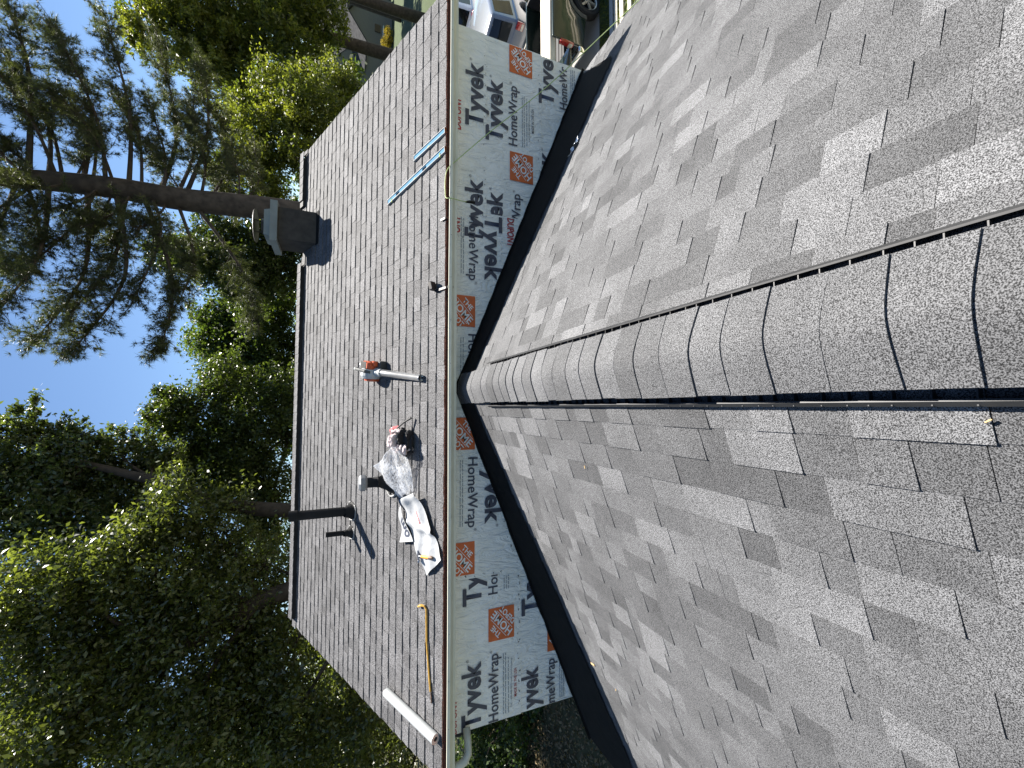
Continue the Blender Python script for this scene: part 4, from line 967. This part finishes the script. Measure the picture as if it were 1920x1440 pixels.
b = MB(); q = .1; b.add([V(2.02, .05, 1.28), V(3.75, .05, 1.14), V(3.75, PW-.05, 1.14), V(2.02, PW-.05, 1.28), V(2.12, .05+q, 1.8), V(3.15, .05+q, 1.8), V(3.15, PW-.05-q, 1.8), V(2.12, PW-.05-q, 1.8)], [(4,5,6,7),(0,1,5,4),(1,2,6,5),(2,3,7,6),(3,0,4,7)]); bevel(b.build('cab', 'green_paint', t), .04)
for v0, dv in ((.05, -1), (PW-.05, 1)):
    b = MB(); k = lambda u, f: V(u, v0 - dv*(q*f) + dv*.006, 1.24 + .56*f)
    b.add([k(2.2, .1), k(3.5, .1), k(3.12, .88), k(2.25, .88)], [(0,1,2,3)]); b.build('side_window', 'glass', t)
b = MB(); b.obox(V(-.02, .05, .93), V.vec(.035, 0, 0), V.vec(0, .055, 0), (0, 0, .17)); o = bevel(b.build('tail_lamp', 'redlamp', t), .012)
b = MB(); b.obox(V(-.04, .05, .84), V.vec(.025, 0, 0), V.vec(0, .05, 0), (0, 0, .045)); b.build('reverse_lamp', 'clearlamp', o)
b = MB(); b.obox(V(-.02, PW - .05, .93), V.vec(.035, 0, 0), V.vec(0, .055, 0), (0, 0, .17)); bevel(b.build('tail_lamp', 'redlamp', t), .012)
b = MB(); b.obox(V(-.1, PW/2, .56), V.vec(.075, 0, 0), V.vec(0, PW/2 + .05, 0), (0, 0, .10)); bevel(b.build('rear_bumper', 'chrome', t), .05)
for u in (1.2, 4.3):
    wheel(V, u, .0, .36, -1, t); wheel(V, u, PW, .36, 1, t)
t = thing('panel_stack', 'cream ribbed siding panels sticking out over the pickup tailgate', 'panels', V(.4, .4, 1.3))
for k in range(3):
    b = MB(); b.obox(V(.65 + .05*k, .34 + .012*k, 1.19 + .042*k), V.vec(1.35, 0, 0), V.vec(0, .23, 0), (0, 0, .016))
    for j in range(6): b.obox(V(.65 + .05*k, .14 + .08*j + .012*k, 1.209 + .042*k), V.vec(1.35, 0, 0), V.vec(0, .02, 0), (0, 0, .008))
    b.build('panel', 'panel', t)

def wagon(label, cat, name, loc, ang, paint, L=4.6, W=1.82, H=1.72):
    V = Veh(loc, ang); t = thing(name, label, cat, V(0, 0, 0), 'cars parked beyond the pickup')
    ra, fa = arch(.95, .38), arch(L - .95, .38)
    prof = [(.02, .38)] + ra + fa + [(L - .03, .42), (L, .62), (L - .12, .86), (L*.72, 1.02), (.06, 1.06), (-.02, .8)]
    b = MB(); b.prism([V(u, .0, w) for u, w in prof], V.vec(0, W, 0)); bevel(b.build('body', paint, t), .06)
    q = .17; P = [(.06, 1.04), (L*.74, 1.0), (L*.57, H), (.34, H)]
    b = MB(); b.add([V(P[0][0], .04, P[0][1]), V(P[1][0], .04, P[1][1]), V(P[1][0], W-.04, P[1][1]), V(P[0][0], W-.04, P[0][1]), V(P[3][0], .04+q, H), V(P[2][0], .04+q, H), V(P[2][0], W-.04-q, H), V(P[3][0], W-.04-q, H)], [(4,5,6,7),(0,1,5,4),(1,2,6,5),(2,3,7,6),(3,0,4,7)])
    bevel(b.build('cabin', paint, t), .07)
    rw = lambda v, f: V(.06 + .28*f - .008, v, 1.04 + (H - 1.04)*f)
    b = MB(); i0, i1 = .16, .16 + q*.7; pts = [rw(i0, .12), rw(W-i0, .12), rw(W-i1, .86), rw(i1, .86)]; b.prism(pts, V.vec(-.004, 0, .002)); bevel(b.build('rear_window', 'glass', t), .02)
    for v0, dv in ((.04, -1), (W-.04, 1)):
        k = lambda u, f: V(u, v0 - dv*q*f + dv*.008, 1.03 + (H-1.03)*f)
        for ua, ub, uc, ud in ((.30, 1.05, 1.05, .47), (1.12, 2.0, 2.0, 1.12), (2.07, L*.70, L*.565, 2.07)):
            b = MB(); b.add([k(ua, .12), k(ub, .12), k(uc, .85), k(ud, .85)], [(0,1,2,3)]); b.build('side_window', 'glass', t)
    for v0 in (.12, W-.12):
        b = MB(); b.obox(V(-.005, v0, .93), V.vec(.045, 0, 0), V.vec(0, .10, 0), (0, 0, .11)); o = bevel(b.build('tail_lamp', 'redlamp', t), .02)
        b = MB(); b.obox(V(-.02, v0, .87), V.vec(.038, 0, 0), V.vec(0, .085, 0), (0, 0, .03)); b.build('reverse_lamp', 'clearlamp', o)
    b = MB(); b.obox(V(-.035, W/2, .78), V.vec(.012, 0, 0), V.vec(0, .19, 0), (0, 0, .09)); o = b.build('plate_frame', 'black', t)
    b = MB(); b.obox(V(-.05, W/2, .78), V.vec(.006, 0, 0), V.vec(0, .15, 0), (0, 0, .065)); b.build('number_plate', 'plate', o)
    b = MB(); b.obox(V(.02, W/2, .5), V.vec(.12, 0, 0), V.vec(0, W/2 - .0, 0), (0, 0, .13)); bevel(b.build('rear_bumper', 'dgrey', t), .05)
    b = MB(); b.obox(V(-.06, W/2, .625), V.vec(.05, 0, 0), V.vec(0, W/2 - .08, 0), (0, 0, .012)); b.build('bumper_trim', 'chrome', t)
    for u in (.95, L - .95):
        wheel(V, u, .0, .34, -1, t); wheel(V, u, W, .34, 1, t)
    return t
wagon('silver grey estate car seen from behind beyond the pickup', 'car', 'parked_car', (10.7, 10.15, G), .38, 'grey_paint')
wagon('bright white car parked farthest along the driveway', 'car', 'parked_car', (15.0, 14.4, G), .30, 'white_paint', 4.7, 1.85, 1.6)

# boards and grass by the lower roof
for k, (x0, x1, yy, wd, m_, lab) in enumerate(((7.6, 11.6, 7.20, .06, 'whiteroll', 'white board lying farthest from the roof edge on the grass'), (7.2, 11.2, 7.04, .05, 'panel', 'cream board lying second from the pickup on the grass'), (7.3, 11.5, 6.84, .055, 'panel', 'cream board lying in the middle of the grass strip'), (7.3, 11.0, 6.58, .05, 'panel', 'cream board lying nearest the roof edge on the grass'))):
    b = MB(); b.obox(((x0+x1)/2, yy, G + .06), ((x1-x0)/2, 0, 0), (0, wd, 0), (0, 0, .022)); 
    for s_ in (-.5, .5): b.obox(((x0+x1)/2, yy + wd*s_, G + .086), ((x1-x0)/2, 0, 0), (0, wd*.2, 0), (0, 0, .005))
    tag(b.build('board', m_), lab, 'board', 'boards on the grass strip')
flat('grass_strip', [(4.4, 5.6), (20, 5.6), (20, 7.68), (4.4, 7.68)], G + .03, 'lawn')
pg = np.column_stack([RNG.uniform(5, 13, 9000), RNG.uniform(6.2, 7.66, 9000), np.full(9000, G + .05)])
tag(kind(cloud('grass', pg, .1, 'leaf_yellow', None, -.3, None, .12, 0, np.tile([0, 0, 1.], (9000, 1))), 'stuff'), 'short yellow-green grass around the boards', 'grass')
# leaf litter on the ground left of the house
pl = np.column_stack([RNG.uniform(-16, -4.3, 26000), RNG.uniform(5.5, 18, 26000), np.full(26000, G + .03)]); pl[:, 2] += RNG.uniform(0, .05, 26000)
MT['litter'] = leaf_mat('dry_leaf', (.10, .06, .028), (.34, .25, .14), .7, .2)
tag(kind(cloud('leaf_litter', pl, .09, 'litter', None, 1.2, None, .6), 'stuff'), 'dry brown leaves covering the ground left of the house', 'leaves')

# ------------------------------------------------------------------ neighbouring house and bin
MT.update(nsiding=pm('neighbour_siding', (.17, .165, .145), .8, var=.08, spec=.2), nroof=pm('neighbour_roof', (.06, .06, .06), 1., var=.3, scale=3, spec=.05), nglass=pm('dark_window', (.012, .013, .015), .1),
          bin_green=pm('green_bin', (.012, .045, .028), .45), bin_lid=pm('pale_lid', (.55, .62, .62), .4))
t = thing('neighbour_house', 'grey neighbouring house half hidden by leaves at the upper right', 'house', (54, 60, G))
def gable(x0, x1, y0, y1, z1, zr, along):
    b = MB()
    nrow = int((z1 - G) / .22)
    b.box((x0, y0, G), (x1, y1, z1))
    if along == 'y': b.prism([(x0, y0, z1), (x1, y0, z1), ((x0+x1)/2, y0, zr)], (0, y1-y0, 0))
    else: b.prism([(x0, y0, z1), (x0, y1, z1), (x0, (y0+y1)/2, zr)], (x1-x0, 0, 0))
    w_ = b.build('wall', 'nsiding', t)
    for k in range(nrow): 
        z = G + .22*k
        m1 = MB(); m1.box((x0 - .02, y0 - .03, z), (x1, y0 - .004, z + .19)); m1.box((x0 - .03, y0, z), (x0 - .004, y1, z + .19)); m1.build('siding_board', 'nsiding', w_)
    b = MB(); o = .35
    if along == 'y':
        xm = (x0+x1)/2
        for xa in (x0, x1):
            sg = -1 if xa == x0 else 1; b.prism([(xm, y0-o, zr+.02), (xa+sg*o, y0-o, z1-.12), (xa+sg*o, y0-o, z1+.04), (xm, y0-o, zr+.2)], (0, y1-y0+2*o, 0))
    else:
        ym = (y0+y1)/2
        for ya in (y0, y1):
            sg = -1 if ya == y0 else 1; b.prism([(x0-o, ym, zr+.02), (x0-o, ya+sg*o, z1-.12), (x0-o, ya+sg*o, z1+.04), (x0-o, ym, zr+.2)], (x1-x0+2*o, 0, 0))
    b.build('roof', 'nroof', t)
gable(47.6, 62, 57, 66, 1.0, 4.3, 'x'); gable(45.6, 52, 52.6, 57.2, -1.3, .9, 'y')
for x, z in ((49.5, -.6), (53, -.6), (57, -.6), (55, -2.9)):
    b = MB(); b.box((x, 56.88, z), (x + 1.1, 56.95, z + 1.2)); o = b.build('window', 'nglass', t)
    b = MB(); b.box((x - .08, 56.86, z - .1), (x + 1.18, 56.94, z)); b.box((x - .08, 56.86, z + 1.2), (x + 1.18, 56.94, z + 1.3)); b.build('frame', 'trim', o)
b = MB(); b.box((47.2, 52.48, -2.9), (48.2, 52.55, -2.2)); b.build('window', 'nglass', t)
t = thing('wheelie_bin', 'green wheelie bin with pale lid beside the neighbouring house', 'bin', (46.2, 51.0, G))
b = MB(); b.add([(45.9,50.7,G+.08),(46.5,50.7,G+.08),(46.5,51.3,G+.08),(45.9,51.3,G+.08),(45.8,50.6,G+1.15),(46.6,50.6,G+1.15),(46.6,51.4,G+1.15),(45.8,51.4,G+1.15)], [(0,3,2,1),(4,5,6,7),(0,1,5,4),(1,2,6,5),(2,3,7,6),(3,0,4,7)]); b.build('bin_body', 'bin_green', t)
b = MB(); b.obox((46.2, 51.0, G + 1.2), (.44, 0, 0), (0, .44, 0), (0, 0, .05), bev=.2); b.build('lid', 'bin_lid', t)
for xx in (45.9, 46.5):
    b = MB(); b.lathe((xx, 51.35, G + .12), (1, 0, 0), [(-.04, .12), (.04, .12)], 12); b.build('wheel', 'tyre', t)
